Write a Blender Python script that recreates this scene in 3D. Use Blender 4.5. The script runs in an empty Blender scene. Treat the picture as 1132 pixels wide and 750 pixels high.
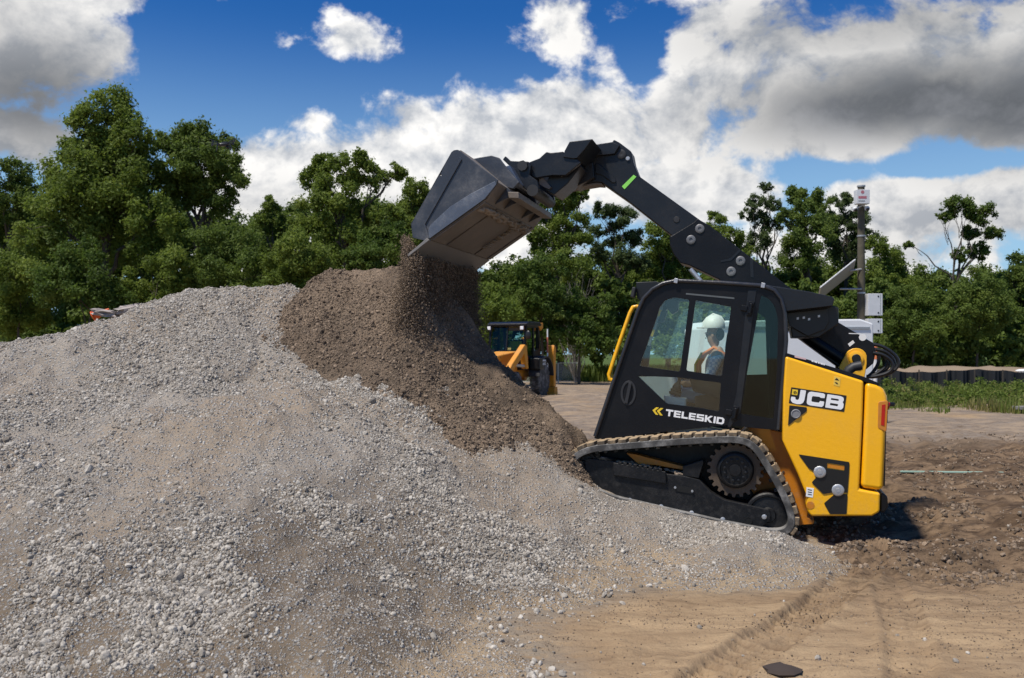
import bpy, bmesh, math, random
import numpy as np
from mathutils import Vector, Matrix
from mathutils.geometry import tessellate_polygon
R = math.radians
SC = bpy.context.scene
COL = SC.collection
# ---------------------------------------------------------------- helpers
def tag(o, label=None, cat=None, group=None, kind=None):
    if label: o['label'] = label
    if cat: o['category'] = cat
    if group: o['group'] = group
    if kind: o['kind'] = kind
    return o
def link(name, data, parent=None):
    o = bpy.data.objects.new(name, data); COL.objects.link(o)
    if parent: o.parent = parent
    return o
def empty(name, loc=(0, 0, 0), rot=(0, 0, 0)):
    o = link(name, None); o.location = loc; o.rotation_euler = rot; o.empty_display_size = .2
    return o
class MB:
    """collects shapes, then links them as one mesh object"""
    def __init__(s): s.b = bmesh.new()
    def poly3(s, pts, d, holes=()):
        # closed prism: ring of 3-D points pushed along vector d
        rings = [pts] + list(holes); d = Vector(d); b = s.b
        tess = tessellate_polygon([[Vector(p) for p in r] for r in rings])
        A = []; B = []
        for r in rings:
            A.append([b.verts.new(Vector(p)) for p in r]); B.append([b.verts.new(Vector(p) + d) for p in r])
        fa = [v for r in A for v in r]; fb = [v for r in B for v in r]
        fs = []
        if len(rings) == 1:
            fs += [b.faces.new(fa), b.faces.new(fb[::-1])]
        else:
            for t in tess:
                fs.append(b.faces.new([fa[i] for i in t])); fs.append(b.faces.new([fb[i] for i in t][::-1]))
        for ra, rb in zip(A, B):
            n = len(ra)
            for i in range(n):
                j = (i + 1) % n
                fs.append(b.faces.new([ra[i], rb[i], rb[j], ra[j]]))
        bmesh.ops.recalc_face_normals(b, faces=fs)
        return s
    def box(s, c, size, rot=None):
        m = Matrix.Translation(Vector(c))
        if rot is not None: m = m @ rot.to_4x4()
        h = [x / 2 for x in size]
        P = [(m @ Vector((x * h[0], y * h[1], z * h[2]))) for z in (-1, 1) for x, y in ((-1, -1), (1, -1), (1, 1), (-1, 1))]
        v = [s.b.verts.new(p) for p in P]
        for f in ((3, 2, 1, 0), (4, 5, 6, 7), (0, 1, 5, 4), (1, 2, 6, 5), (2, 3, 7, 6), (3, 0, 4, 7)):
            s.b.faces.new([v[i] for i in f])
        return s
    def tube(s, path, r, n=10, caps=True):
        path = [Vector(p) for p in path]
        rs = r if isinstance(r, (list, tuple)) else [r] * len(path)
        rings = []; up = None
        for i, p in enumerate(path):
            a = path[max(i - 1, 0)]; c = path[min(i + 1, len(path) - 1)]
            t = (c - a).normalized()
            if up is None:
                up = Vector((0, 0, 1)) if abs(t.z) < .9 else Vector((1, 0, 0))
            x = t.cross(up)
            if x.length < 1e-5: x = t.orthogonal()
            x.normalize(); y = t.cross(x).normalized(); up = -y if up.dot(-y) > 0 else y
            x = t.cross(up).normalized(); y = up
            rings.append([s.b.verts.new(p + (x * math.cos(k * 2 * math.pi / n) + y * math.sin(k * 2 * math.pi / n)) * rs[i]) for k in range(n)])
        fs = []
        for a, c in zip(rings, rings[1:]):
            for k in range(n):
                fs.append(s.b.faces.new([a[k], a[(k + 1) % n], c[(k + 1) % n], c[k]]))
        if caps:
            fs.append(s.b.faces.new(rings[0][::-1])); fs.append(s.b.faces.new(rings[-1]))
        bmesh.ops.recalc_face_normals(s.b, faces=fs)
        return s
    def cyl(s, p0, p1, r, n=20, r1=None): return s.tube([p0, p1], [r, r if r1 is None else r1], n)
    def ball(s, c, r, u=14, v=9):
        m = Matrix.Translation(Vector(c)) @ Matrix.Diagonal((*([r] * 3 if not isinstance(r, (tuple, list)) else r), 1))
        bmesh.ops.create_uvsphere(s.b, u_segments=u, v_segments=v, radius=1, matrix=m); return s
    def lathe(s, prof, c, axis, n=28):
        # prof: (radius, along axis) list, closed ends if radius 0
        ax = Vector(axis).normalized(); x = ax.orthogonal().normalized(); y = ax.cross(x); c = Vector(c)
        rings = [[s.b.verts.new(c + ax * h + (x * math.cos(k * 2 * math.pi / n) + y * math.sin(k * 2 * math.pi / n)) * max(r, 1e-4)) for k in range(n)] for r, h in prof]
        fs = []
        for a, d in zip(rings, rings[1:]):
            for k in range(n): fs.append(s.b.faces.new([a[k], a[(k + 1) % n], d[(k + 1) % n], d[k]]))
        fs.append(s.b.faces.new(rings[0][::-1])); fs.append(s.b.faces.new(rings[-1]))
        bmesh.ops.recalc_face_normals(s.b, faces=fs); return s
    def build(s, name, mat, parent=None, bevel=0, smooth=True, label=None, seg=2):
        me = bpy.data.meshes.new(name); s.b.to_mesh(me); s.b.free()
        for m in (mat if isinstance(mat, (list, tuple)) else [mat]): me.materials.append(m)
        if smooth:
            me.polygons.foreach_set('use_smooth', [True] * len(me.polygons)); me.set_sharp_from_angle(angle=R(38))
        o = link(name, me, parent)
        if bevel:
            md = o.modifiers.new('bevel', 'BEVEL'); md.width = bevel; md.segments = seg; md.limit_method = 'ANGLE'; md.angle_limit = R(40)
            md.harden_normals = True
        if label: o['label'] = label
        return o
def build_each(mb, name, mat, parent=None, bevel=0, smooth=True, label=None):
    """one object per connected piece"""
    b = mb.b; b.verts.ensure_lookup_table(); seen = set(); out = []
    for v in b.verts:
        if v in seen: continue
        st = [v]; isl = []; seen.add(v)
        while st:
            q = st.pop(); isl.append(q)
            for e in q.link_edges:
                w = e.other_vert(q)
                if w not in seen: seen.add(w); st.append(w)
        n = MB(); mp = {q: n.b.verts.new(q.co) for q in isl}
        for f in {f for q in isl for f in q.link_faces}: n.b.faces.new([mp[q] for q in f.verts])
        out.append(n.build(name, mat, parent, bevel, smooth, label))
    b.free(); return out
def copy_tree(o, parent=None):
    c = o.copy(); COL.objects.link(c); c.parent = parent
    for ch in list(o.children): copy_tree(ch, c)
    return c
def npmesh(name, V, F, mat, parent=None, attrs=None, smooth=False):
    V = np.asarray(V, np.float32); F = np.asarray(F, np.int32); k = F.shape[1]
    me = bpy.data.meshes.new(name)
    me.vertices.add(len(V)); me.vertices.foreach_set('co', V.ravel())
    me.loops.add(F.size); me.loops.foreach_set('vertex_index', F.ravel())
    me.polygons.add(len(F)); me.polygons.foreach_set('loop_start', np.arange(0, F.size, k, dtype=np.int32))
    me.polygons.foreach_set('use_smooth', np.full(len(F), smooth))
    for nm, a in (attrs or {}).items():
        at = me.attributes.new(nm, 'FLOAT', 'POINT'); at.data.foreach_set('value', np.asarray(a, np.float32))
    me.update(calc_edges=True); me.materials.append(mat)
    return link(name, me, parent)
# ------------------------------------------------------------ numpy noise
def _h(i, j, s):
    n = (i.astype(np.int64) * 374761393 + j.astype(np.int64) * 668265263 + s * 974634777) & 0xffffffff
    n = ((n ^ (n >> 13)) * 1274126177) & 0xffffffff
    n = ((n ^ (n >> 16)) * 2246822519) & 0xffffffff
    return ((n ^ (n >> 15)) & 0xffff) / 65535.0
def vn(x, y, s=0):
    i = np.floor(x); j = np.floor(y); fx = x - i; fy = y - j
    fx = fx * fx * fx * (fx * (fx * 6 - 15) + 10); fy = fy * fy * fy * (fy * (fy * 6 - 15) + 10)
    a = _h(i, j, s); b = _h(i + 1, j, s); c = _h(i, j + 1, s); d = _h(i + 1, j + 1, s)
    return (a + (b - a) * fx) * (1 - fy) + (c + (d - c) * fx) * fy - .5
def fbm(x, y, o=4, s=0, g=.5):
    t = 0; a = 1
    for k in range(o):
        t = t + a * vn(x * 2 ** k + 17.3 * k, y * 2 ** k - 9.1 * k, s + k); a *= g
    return t
def sst(a, b, x):
    t = np.clip((x - a) / (b - a), 0, 1); return t * t * (3 - 2 * t)
# ----------------------------------------------- camera pin-hole (1132 x 750 photo)
CAM = Vector((0, 0, 1.7)); FPX = 1000.0; CX = 566.0; HY = 390.0
def at(px, py, Y): return Vector(((px - CX) / FPX * Y, Y, 1.7 + (HY - py) / FPX * Y))
# ------------------------------------------------------------ materials
def newmat(name):
    m = bpy.data.materials.new(name); m.use_nodes = True
    nt = m.node_tree; nt.nodes.clear()
    out = nt.nodes.new('ShaderNodeOutputMaterial')
    return m, nt, out
class NT:
    def __init__(s, nt): s.nt = nt
    def n(s, t, ins=None, **kw):
        nd = s.nt.nodes.new(t)
        for k, v in kw.items(): setattr(nd, k, v)
        for k, v in (ins or {}).items():
            if isinstance(v, bpy.types.NodeSocket): s.nt.links.new(v, nd.inputs[k])
            else: nd.inputs[k].default_value = v
        return nd
    def math(s, op, a, b=0.0, c=None, clamp=False):
        nd = s.n('ShaderNodeMath', {0: a, 1: b}, operation=op); nd.use_clamp = clamp
        if c is not None:
            if isinstance(c, bpy.types.NodeSocket): s.nt.links.new(c, nd.inputs[2])
            else: nd.inputs[2].default_value = c
        return nd.outputs[0]
    def mix(s, f, a, b, mode='MIX'):
        nd = s.n('ShaderNodeMix', data_type='RGBA', blend_type=mode)
        for i, v in ((0, f), (6, a), (7, b)):
            if isinstance(v, bpy.types.NodeSocket): s.nt.links.new(v, nd.inputs[i])
            else: nd.inputs[i].default_value = v if i == 0 else ((*v, 1) if len(v) == 3 else v)
        return nd.outputs[2]
    def ss(s, x, a, b, o0=0.0, o1=1.0):
        return s.n('ShaderNodeMapRange', {0: x, 1: a, 2: b, 3: o0, 4: o1}, interpolation_type='SMOOTHSTEP').outputs[0]
    def noise(s, vec, scale, det=4, rough=.55, dist=0):
        return s.n('ShaderNodeTexNoise', {'Vector': vec, 'Scale': scale, 'Detail': det, 'Roughness': rough, 'Distortion': dist}).outputs[0]
def paint(name, col, rough=.45, metal=0., dust=.25, dcol=(.27, .23, .19), scale=3., bump=.02, spec=.5, up=.5, coat=0, splash=0):
    """painted / worn hard surface: blotchy dust film, thicker on upward faces, fine scratches"""
    m, nt, out = newmat(name); g = NT(nt)
    tc = g.n('ShaderNodeTexCoord').outputs['Object']; geo = g.n('ShaderNodeNewGeometry')
    a = g.noise(tc, scale, 6, .65); b = g.noise(tc, scale * 14, 4, .7)
    nz = g.n('ShaderNodeSeparateXYZ', {0: geo.outputs['Normal']}).outputs[2]
    upm = g.math('MULTIPLY', g.ss(nz, .2, .95), up)
    f = g.math('MULTIPLY', g.math('ADD', g.ss(a, .42, .75), upm, clamp=True), g.ss(b, .3, .7, .45, 1))
    f = g.math('MULTIPLY', f, dust, clamp=True)
    if splash:     # dried mud thrown up over the lower body
        oz = g.n('ShaderNodeSeparateXYZ', {0: tc}).outputs[2]
        sp = g.math('MULTIPLY', g.ss(g.math('MULTIPLY_ADD', a, .9, oz), 1.25, .45), g.ss(g.noise(tc, 22., 6, .75), .46, .68))
        f = g.math('ADD', f, g.math('MULTIPLY', sp, splash), clamp=True)
    c = g.mix(f, col, dcol)
    p = g.n('ShaderNodeBsdfPrincipled', {'Base Color': c, 'Metallic': metal, 'Specular IOR Level': spec, 'Coat Weight': coat, 'Coat Roughness': .15})
    nt.links.new(g.math('ADD', g.math('MULTIPLY', f, .45), g.math('MULTIPLY_ADD', b, .16, rough - .08), clamp=True), p.inputs['Roughness'])
    if bump:
        bp = g.n('ShaderNodeBump', {'Strength': 1., 'Distance': bump * .1, 'Height': b}); nt.links.new(bp.outputs[0], p.inputs['Normal'])
    nt.links.new(p.outputs[0], out.inputs[0]); return m
def plain(name, col, rough=.6, metal=0., emit=None):
    m, nt, out = newmat(name); g = NT(nt)
    tc = g.n('ShaderNodeTexCoord').outputs['Object']
    c = g.mix(g.noise(tc, 9., 4), tuple(x * .86 for x in col), tuple(min(1, x * 1.12) for x in col))
    p = g.n('ShaderNodeBsdfPrincipled', {'Base Color': c, 'Roughness': rough, 'Metallic': metal})
    nt.links.new(p.outputs[0], out.inputs[0]); return m
def glassmat(name, tint=(.72, .82, .78), refl=.10):
    m, nt, out = newmat(name); g = NT(nt)
    tr = g.n('ShaderNodeBsdfTransparent', {'Color': (*tint, 1)})
    gl = g.n('ShaderNodeBsdfGlossy', {'Color': (.9, .95, .95, 1), 'Roughness': .02})
    lw = g.n('ShaderNodeLayerWeight', {'Blend': .35})
    f = g.math('MULTIPLY_ADD', lw.outputs['Fresnel'], .6, refl - .04, clamp=True)
    mx = g.n('ShaderNodeMixShader', {0: f, 1: tr.outputs[0], 2: gl.outputs[0]})
    nt.links.new(mx.outputs[0], out.inputs[0]); return m
M = {}
M['yellow'] = paint('yellow_paint', (.93, .46, .004), .34, dust=.10, scale=2.2, coat=.3, up=.25, splash=.5)
M['orange'] = paint('shaded_yellow_paint', (.55, .19, .005), .45, dust=.22, scale=4, splash=.4)  # panel yellow with shade put in as a darker orange, plus dust and mud
M['black'] = paint('black_satin_paint', (.0045, .0048, .0065), .38, dust=.03, scale=3, up=.5, spec=.3, splash=.03)
M['boom'] = paint('charcoal_boom_paint', (.010, .0115, .0145), .36, dust=.06, scale=3, up=.2, spec=.4)
M['steel'] = paint('bucket_grey_steel', (.045, .051, .063), .38, metal=.2, dust=.62, dcol=(.22, .215, .215), scale=2.9, up=.3)
M['floorsteel'] = paint('scuffed_bucket_floor', (.15, .125, .105), .55, metal=.1, dust=.8, dcol=(.34, .28, .22), scale=3)
M['edge'] = paint('worn_cutting_edge', (.20, .19, .18), .5, metal=.2, dust=.7, dcol=(.32, .28, .24), scale=5)
M['rubber'] = paint('dusty_rubber', (.055, .053, .051), .8, dust=.95, dcol=(.36, .345, .325), scale=6, spec=.3)
M['lug'] = paint('sandy_rubber_lug', (.10, .08, .06), .85, dust=.95, dcol=(.52, .38, .23), scale=9, spec=.2, up=1.)
M['tframe'] = paint('black_track_frame_paint', (.006, .0065, .008), .42, dust=.10, dcol=(.2, .18, .16), scale=5, up=.8, spec=.35, splash=.10)
M['rust'] = paint('rusty_sprocket_steel', (.10, .075, .055), .6, metal=.3, dust=.6, dcol=(.16, .10, .06), scale=9)
M['bolt'] = paint('zinc_bolt', (.55, .55, .55), .35, metal=.7, dust=.2, scale=30)
M['white'] = plain('white_vinyl', (.82, .82, .82), .5)
M['yvinyl'] = plain('yellow_vinyl', (.80, .55, .03), .5)
M['bvinyl'] = plain('black_vinyl', (.008, .008, .008), .4)
M['seat'] = plain('black_seat_fabric', (.012, .012, .013), .85)
M['interior'] = plain('grey_cab_trim', (.20, .23, .24), .6)
M['paletrim'] = plain('reflection_pale_trim', (.50, .57, .60), .6)  # pale blue tone stands for bluish reflections low in the cab
M['glass'] = glassmat('tinted_cab_glass', (.94, .99, .96), .075)
M['glass_dark'] = glassmat('dark_cab_glass', (.50, .62, .57), .045)
M['lens'] = plain('red_lens', (.45, .01, .006), .2)
M['lime'] = plain('lime_reflective_tape', (.28, .75, .12), .4)
M['hose'] = plain('black_hose_rubber', (.012, .012, .013), .45)
M['exhaust'] = plain('sooty_steel_pipe', (.035, .035, .037), .55, .3)
# ======================================================== COMPACT TRACK LOADER
ALPHA = R(15.7); TILT = R(11.7)
O = at(805, 590, 8.1)
ROT = Matrix.Rotation(-ALPHA, 3, 'Z') @ Matrix.Rotation(TILT, 3, 'Y')
RINV = ROT.transposed(); WV = ROT @ Vector((0, 1, 0))
def S(px, py, w):            # photo pixel -> point in the loader's own frame on the lengthwise plane w metres from its near side
    r = Vector(((px - CX) / FPX, 1, (HY - py) / FPX))
    t = (w + (O - CAM).dot(WV)) / r.dot(WV)
    return RINV @ (CAM + r * t - O)
def world(l): return ROT @ Vector(l) + O
def crop(x0, y0, s): return lambda x, y: (x0 + x / s, y0 + y / s)
c1 = crop(600, 300, 2.345); c2 = crop(430, 140, 3.75); c3 = crop(680, 180, 2.884); c4 = crop(610, 460, 3.773)
c5 = crop(820, 370, 3.261); c6 = crop(680, 310, 4.41); e1 = crop(540, 150, 6.25); e3 = crop(860, 400, 9.378)
e5 = crop(690, 430, 6.659); e7 = crop(860, 370, 8.086); e4 = crop(660, 300, 7.5)
def P(c, pts, w): return [S(*c(*p), w) for p in pts]
def prism(mb, c, pts, w0, w1, holes=(), wt=None):
    wt = w0 if wt is None else wt
    f = lambda q: [Vector((v.x, w0, v.z)) for v in P(c, q, wt)]
    return mb.poly3(f(pts), (0, w1 - w0, 0), [f(h) for h in holes])
def arc(cx, cy, r, a0, a1, n): return [(cx + r * math.cos(R(a0 + (a1 - a0) * k / n)), cy + r * math.sin(R(a0 + (a1 - a0) * k / n))) for k in range(n + 1)]
def rounded(pts, r, n=4):
    out = []; m = len(pts)
    for i in range(m):
        a, p, c = (Vector((*pts[k % m], 0)) for k in (i - 1, i, i + 1))
        d0 = min(r, (a - p).length * .45); d1 = min(r, (c - p).length * .45)
        q0 = p + (a - p).normalized() * d0; q1 = p + (c - p).normalized() * d1
        for k in range(n + 1):
            t = k / n; v = q0 * (1 - t) ** 2 + p * 2 * t * (1 - t) + q1 * t * t
            out.append((v.x, v.y))
    return out
CTL = empty('compact_track_loader', O, ROT.to_euler())
tag(CTL, 'yellow and black tracked loader climbing the heap with its boom raised', 'track loader')
# ---------------------------------------------------------------- tracks
belt_px = [(58, 232), (50, 212), (60, 182), (98, 142), (168, 118), (350, 104), (500, 91), (640, 83), (760, 78), (815, 86), (852, 106),
           (880, 140), (925, 212), (975, 300), (1012, 382), (1026, 440), (1014, 486), (975, 511), (925, 513), (700, 470), (450, 412), (250, 366), (120, 308), (78, 264)]
def resample(pts, step):
    pts = [Vector(p) for p in pts] + [Vector(pts[0])]; out = []; carry = 0.
    for a, b in zip(pts, pts[1:]):
        L = (b - a).length; s = carry
        while s < L: out.append(a + (b - a) * (s / L)); s += step
        carry = s - L
    return out
def smooth_ring(pts, it):
    for _ in range(it):
        n = len(pts); pts = [(pts[i - 1] + pts[i] * 2 + pts[(i + 1) % n]) / 4 for i in range(n)]
    return pts
SPR = S(*c4(765, 226), .1); IDL = S(*c4(903, 415), .1); FID = S(*c4(128, 215), .1)
def make_track(w0, near):
    ring = smooth_ring(resample([Vector((v.x, 0, v.z)) for v in P(c4, belt_px, 0.)], .0333), 6)
    n = len(ring); cen = sum(ring, Vector()) / n
    nor = []
    for i in range(n):
        t = (ring[(i + 1) % n] - ring[i - 1]).normalized(); q = Vector((t.z, 0, -t.x))
        nor.append(q if q.dot(ring[i] - cen) > 0 else -q)
    mb = MB(); b = mb.b; th = .060
    lay = []
    for (off, w) in ((0, w0), (0, w0 + .40), (-th, w0 + .40), (-th, w0)):
        lay.append([b.verts.new(ring[i] + nor[i] * (off - .012) + Vector((0, w, 0))) for i in range(n)])
    fs = []
    for k in range(4):
        A = lay[k]; B = lay[(k + 1) % 4]
        for i in range(n): fs.append(b.faces.new([A[i], A[(i + 1) % n], B[(i + 1) % n], B[i]]))
    bmesh.ops.recalc_face_normals(b, faces=fs)
    for i in range(0, n, 3):      # inner drive lugs
        t = (ring[(i + 1) % n] - ring[i - 1]).normalized()
        rot = Matrix((t, (0, 1, 0), nor[i])).transposed()
        mb.box(ring[i] + nor[i] * (-th - .028) + Vector((0, w0 + .2, 0)), (.03, .06, .04), rot)
    tr = mb.build('track', M['rubber'], CTL, bevel=.006)
    mb = MB()
    rg = random.Random(4)
    for i in range(0, n, 3):
        t = (ring[(i + 1) % n] - ring[i - 1]).normalized(); rot = Matrix((t, (0, 1, 0), nor[i])).transposed()
        for (a, l, s) in ((0.006, .185, 0), (.205, .19, .03)):
            mb.box(ring[i] + nor[i] * (.004 + rg.uniform(-.002, .002)) + t * s + Vector((0, w0 + a + l / 2, 0)), (.074, l, .042), rot)
    mb.build('tread', M['lug'], tr, bevel=.009)
    k = 1 if near else -1; we = w0 if near else w0 + .40
    W = lambda d: we + k * d
    # roller frame
    mb = MB()
    fr = [(138, 182), (152, 178), (255, 190), (480, 243), (545, 250), (615, 268), (660, 318), (722, 352), (905, 392), (914, 412), (908, 436), (868, 470), (840, 470), (710, 452), (440, 396), (250, 345), (165, 318), (136, 282)]
    prism(mb, c4, fr, W(.075), W(.33), wt=.07)
    prism(mb, c4, [(258, 193), (476, 232), (478, 282), (258, 246)], W(.045), W(.074), wt=.07)
    prism(mb, c4, [(545, 212), (628, 186), (632, 196), (612, 262), (545, 252)], W(.10), W(.30), wt=.07)
    for i in range(9):
        x = 285 + i * 21; mb.box(P(c4, [(x, 200 + i * 3.6)], .07)[0] + Vector((0, W(.058) - .07, .008)), (.032, .03, .03))
    f = mb.build('roller_frame', M['tframe'], tr, bevel=.006)
    mb = MB()
    for q in ((326, 352), (456, 379), (583, 405), (713, 432), (886, 421)):
        v = S(*c4(*q), .07); mb.lathe([(.0, 0), (.022, 0), (.022, -.008 * k), (.015, -.010 * k), (.015, -.026 * k), (0, -.027 * k)], Vector((v.x, W(.074), v.z)), (0, 1, 0), 12)
    for q in ((515, 298), (586, 313)):
        v = S(*c4(*q), .07); mb.lathe([(0, 0), (.011, 0), (.011, -.02 * k), (0, -.021 * k)], Vector((v.x, W(.074), v.z)), (0, 1, 0), 10)
    build_each(mb, 'frame_bolt', M['bolt'], tr)
    mb = MB(); rq = random.Random(8)
    for _ in range(70):
        x_ = rq.uniform(270, 545); q = S(*c4(x_, 192 + (x_ - 262) * .195 + rq.uniform(-3, 5)), .07); mb.ball((q.x, W(rq.uniform(.085, .3)), q.z + .004), (rq.uniform(.01, .03), rq.uniform(.01, .03), rq.uniform(.006, .016)), 7, 5)
    tag(mb.build('packed_dirt', plain('packed_track_dirt', (.26, .20, .145), .95), tr, smooth=False), kind='stuff')
    # cover plate and round hole on frame
    mb = MB(); prism(mb, c4, rounded([(512, 288), (592, 302), (592, 326), (512, 312)], 10), W(.066), W(.074), wt=.07); mb.build('frame_cover', M['bvinyl'], tr); mb = MB()
    v = S(*c4(820, 437), .07); mb.lathe([(0, 0), (.035, 0), (.035, -.006 * k), (.028, -.006 * k), (.027, -.002 * k), (0, -.002 * k)], Vector((v.x, W(.074), v.z)), (0, 1, 0), 20)
    mb.build('axle_cap', M['bvinyl'], tr)
    # sprocket
    mb = MB(); ring2 = []
    T = 22
    for i in range(T):
        for (da, rr) in ((-.32, .222), (-.16, .252), (.16, .252), (.32, .222)):
            a = (i + da) * 2 * math.pi / T; ring2.append(Vector((SPR.x + rr * math.cos(a), W(.13), SPR.z + rr * math.sin(a))))
    mb.poly3(ring2, (0, k * .05, 0))
    sp = mb.build('drive_sprocket', M['rust'], tr, bevel=.003)
    mb = MB(); c = Vector((SPR.x, W(.13), SPR.z))
    mb.lathe([(.0, 0), (.165, 0), (.165, -.03 * k), (.15, -.05 * k), (.135, -.055 * k), (.13, -.03 * k), (.055, -.03 * k), (.05, -.055 * k), (0, -.057 * k)], c, (0, 1, 0), 40)
    for i in range(12):
        a = i * math.pi / 6
        mb.lathe([(0, 0), (.0125, 0), (.0125, -.022 * k), (.008, -.024 * k), (0, -.024 * k)], c + Vector((.095 * math.cos(a), -.03 * k, .095 * math.sin(a))), (0, 1, 0), 8)
    mb.build('drive_hub', M['tframe'], tr)
    # idlers
    for (C, r, nm) in ((IDL, .20, 'rear_idler'), (FID, .165, 'front_idler')):
        mb = MB(); c = Vector((C.x, W(.12), C.z))
        mb.lathe([(0, .2 * k), (r, .2 * k), (r, .0), (r - .012, -.012 * k), (r - .03, -.012 * k), (r - .04, .004 * k), (.07, -.004 * k), (.06, -.02 * k), (0, -.02 * k)], c, (0, 1, 0), 40)
        mb.build(nm, M['tframe'], tr)
    mb = MB()
    for q in ((250, 350), (345, 372), (440, 392), (535, 412), (630, 432), (725, 450)):
        v = S(*c4(*q), .07); mb.lathe([(0, .0), (.085, 0), (.085, .12 * k), (0, .12 * k)], Vector((v.x, W(.14), v.z)), (0, 1, 0), 20)
    build_each(mb, 'roller', M['tframe'], tr)
    mb = MB(); prism(mb, c4, [(310, 155), (345, 160), (550, 212), (545, 225), (430, 205), (360, 200)], W(.2), W(.34), wt=.2)
    mb.build('frame_brace', M['orange'], tr, bevel=.004)
    return tr
make_track(0., True); make_track(1.62, False)
# ---------------------------------------------------------------- chassis
mb = MB()
prism(mb, c5, [(40, 330), (145, 352), (215, 505), (246, 560), (236, 660), (262, 672), (258, 684), (180, 690), (60, 600), (-60, 420)], .43, 1.59, wt=.43)
ch = mb.build('chassis', M['orange'], CTL, bevel=.006)
mb = MB(); prism(mb, c4, [(180, 150), (760, 110), (880, 300), (880, 440), (700, 430), (200, 300)], .435, 1.585, wt=.43); mb.build('belly_frame', M['tframe'], ch, bevel=.006)  # chassis centre block, coloured dark so the track loop reads black inside
mb = MB()
for q in ((148, 383), (150, 495), (212, 508), (246, 650), (252, 664)):
    v = S(*c5(*q), .43); mb.lathe([(0, 0), (.011, 0), (.010, -.008), (0, -.009)], v, (0, 1, 0), 10)
build_each(mb, 'bolt', M['rust'], ch)
# ---------------------------------------------------------------- engine cover
W0, W1 = .10, 1.90
mb = MB()
top = [(158, 78), (440, 168), (436, 300), (424, 558), (500, 572), (498, 640), (470, 656), (250, 656), (238, 640), (230, 612), (236, 585), (200, 500), (145, 380), (150, 200)]
prism(mb, c5, top, W0, W1)
eng = mb.build('engine_cover', M['yellow'], CTL, bevel=.022, seg=4)
mb = MB()
tail = [(446, 170), (488, 180), (512, 196), (526, 224), (527, 250), (520, 350), (512, 548), (506, 564), (429, 553), (441, 300)]
prism(mb, c5, tail, W0 + .004, W1 - .004)
td = mb.build('rear_door', M['yellow'], CTL, bevel=.05, seg=5)
mb = MB(); v0 = S(*c5(505, 285), W0)
for dz in (-.075, .0, .075):
    mb.lathe([(0, .0), (.033, 0), (.03, .012), (0, .016)], Vector((v0.x + .044, W0 + .10, v0.z + dz)), (1, 0, 0), 16)
prism(mb, c5, [(505, 254), (518, 252), (514, 330), (502, 326)], W0 - .004, W0 + .02)
mb.build('tail_light', M['lens'], td)
mb = MB(); prism(mb, c5, rounded([(492, 242), (528, 238), (522, 352), (490, 338)], 8), W0 - .0005, W0 + .05)
mb.build('light_housing', M['orange'], td, bevel=.006)
mb = MB(); prism(mb, c5, [(500, 575), (512, 572), (526, 585), (528, 620), (516, 640), (500, 642)], W0 + .12, W1 - .12)
mb.build('rear_bumper', M['bvinyl'], CTL, bevel=.012)
mb = MB(); prism(mb, c5, [(516, 350), (521, 350), (516, 545), (512, 548)], W0 + .08, W1 - .08)
mb.build('rear_grille', M['bvinyl'], td)
mb = MB(); prism(mb, c5, [(160, 66), (440, 152), (497, 176), (492, 186), (440, 170), (158, 82)], W0 + .02, W1 - .02)
mb.build('top_rail', M['black'], eng, bevel=.006)
mb = MB(); prism(mb, e7, [(148, 188), (250, 212), (252, 228), (150, 204)], W0 + .012, W0 + .019); mb.build('pale_decal', plain('pink_white_vinyl', (.6, .42, .42)), eng)
mb = MB()
for (x0, x1) in ((300, 318), (325, 350), (358, 372), (380, 400), (405, 418)):
    prism(mb, e7, [(x0, 226 + (x0 - 300) * .3), (x1, 226 + (x1 - 300) * .3), (x1, 242 + (x1 - 300) * .3), (x0, 240 + (x0 - 300) * .3)], W0 + .012, W0 + .019)
mb.build('rail_marking', M['white'], eng)
# logo plate and letters, side latches
mb = MB(); prism(mb, e3, rounded([(138, 265), (712, 352), (686, 521), (112, 430)], 6), W0 - .003, W0 + .001); lg = mb.build('logo_plate', M['bvinyl'], eng)
mb = MB()
J = [(292, 300), (275, 395), (262, 425), (235, 441), (195, 440), (150, 426), (132, 400), (138, 362), (182, 369), (181, 388), (198, 398), (213, 394), (221, 375), (235, 292)]
C_ = [(320, 318), (345, 311), (470, 329), (490, 341), (484, 379), (440, 375), (436, 366), (362, 357), (353, 365), (346, 408), (354, 416), (420, 426), (430, 420), (434, 408), (480, 414), (474, 455), (455, 471), (330, 453), (305, 441), (298, 425), (308, 338)]
B_ = [(512, 337), (650, 358), (679, 372), (684, 400), (670, 420), (682, 440), (676, 480), (654, 499), (489, 475)]
prism(mb, e3, rounded(J, 7), W0 - .0055, W0 - .0031); prism(mb, e3, rounded(C_, 7), W0 - .0055, W0 - .0031)
prism(mb, e3, rounded(B_, 9), W0 - .0055, W0 - .0031, [[(552, 377), (628, 389), (633, 398), (626, 408), (548, 396)], [(543, 428), (620, 440), (625, 450), (616, 463), (538, 451)]])
mb.build('logo_letters', M['white'], eng, label='white block letters JCB on the black plate')
mb = MB(); prism(mb, e3, [(149, 285), (208, 293), (200, 349), (143, 341)], W0 - .0055, W0 - .0031); mb.build('logo_square', M['yvinyl'], eng)
mb = MB()
for (x0, y0, x1, y1) in ((162, 308, 172, 326), (174, 304, 184, 318), (186, 312, 194, 330), (164, 328, 186, 334)):
    prism(mb, e3, [(x0, y0), (x1, y0 + 1), (x1 - 1, y1), (x0 - 1, y1 - 1)], W0 - .0075, W0 - .0056)
mb.build('logo_emblem', M['bvinyl'], eng)
mb = MB(); prism(mb, e3, rounded([(118, 452), (300, 474), (296, 516), (104, 664)], 10), W0 - .006, W0 + .001)
mb.build('latch_recess', M['bvinyl'], eng)
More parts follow.
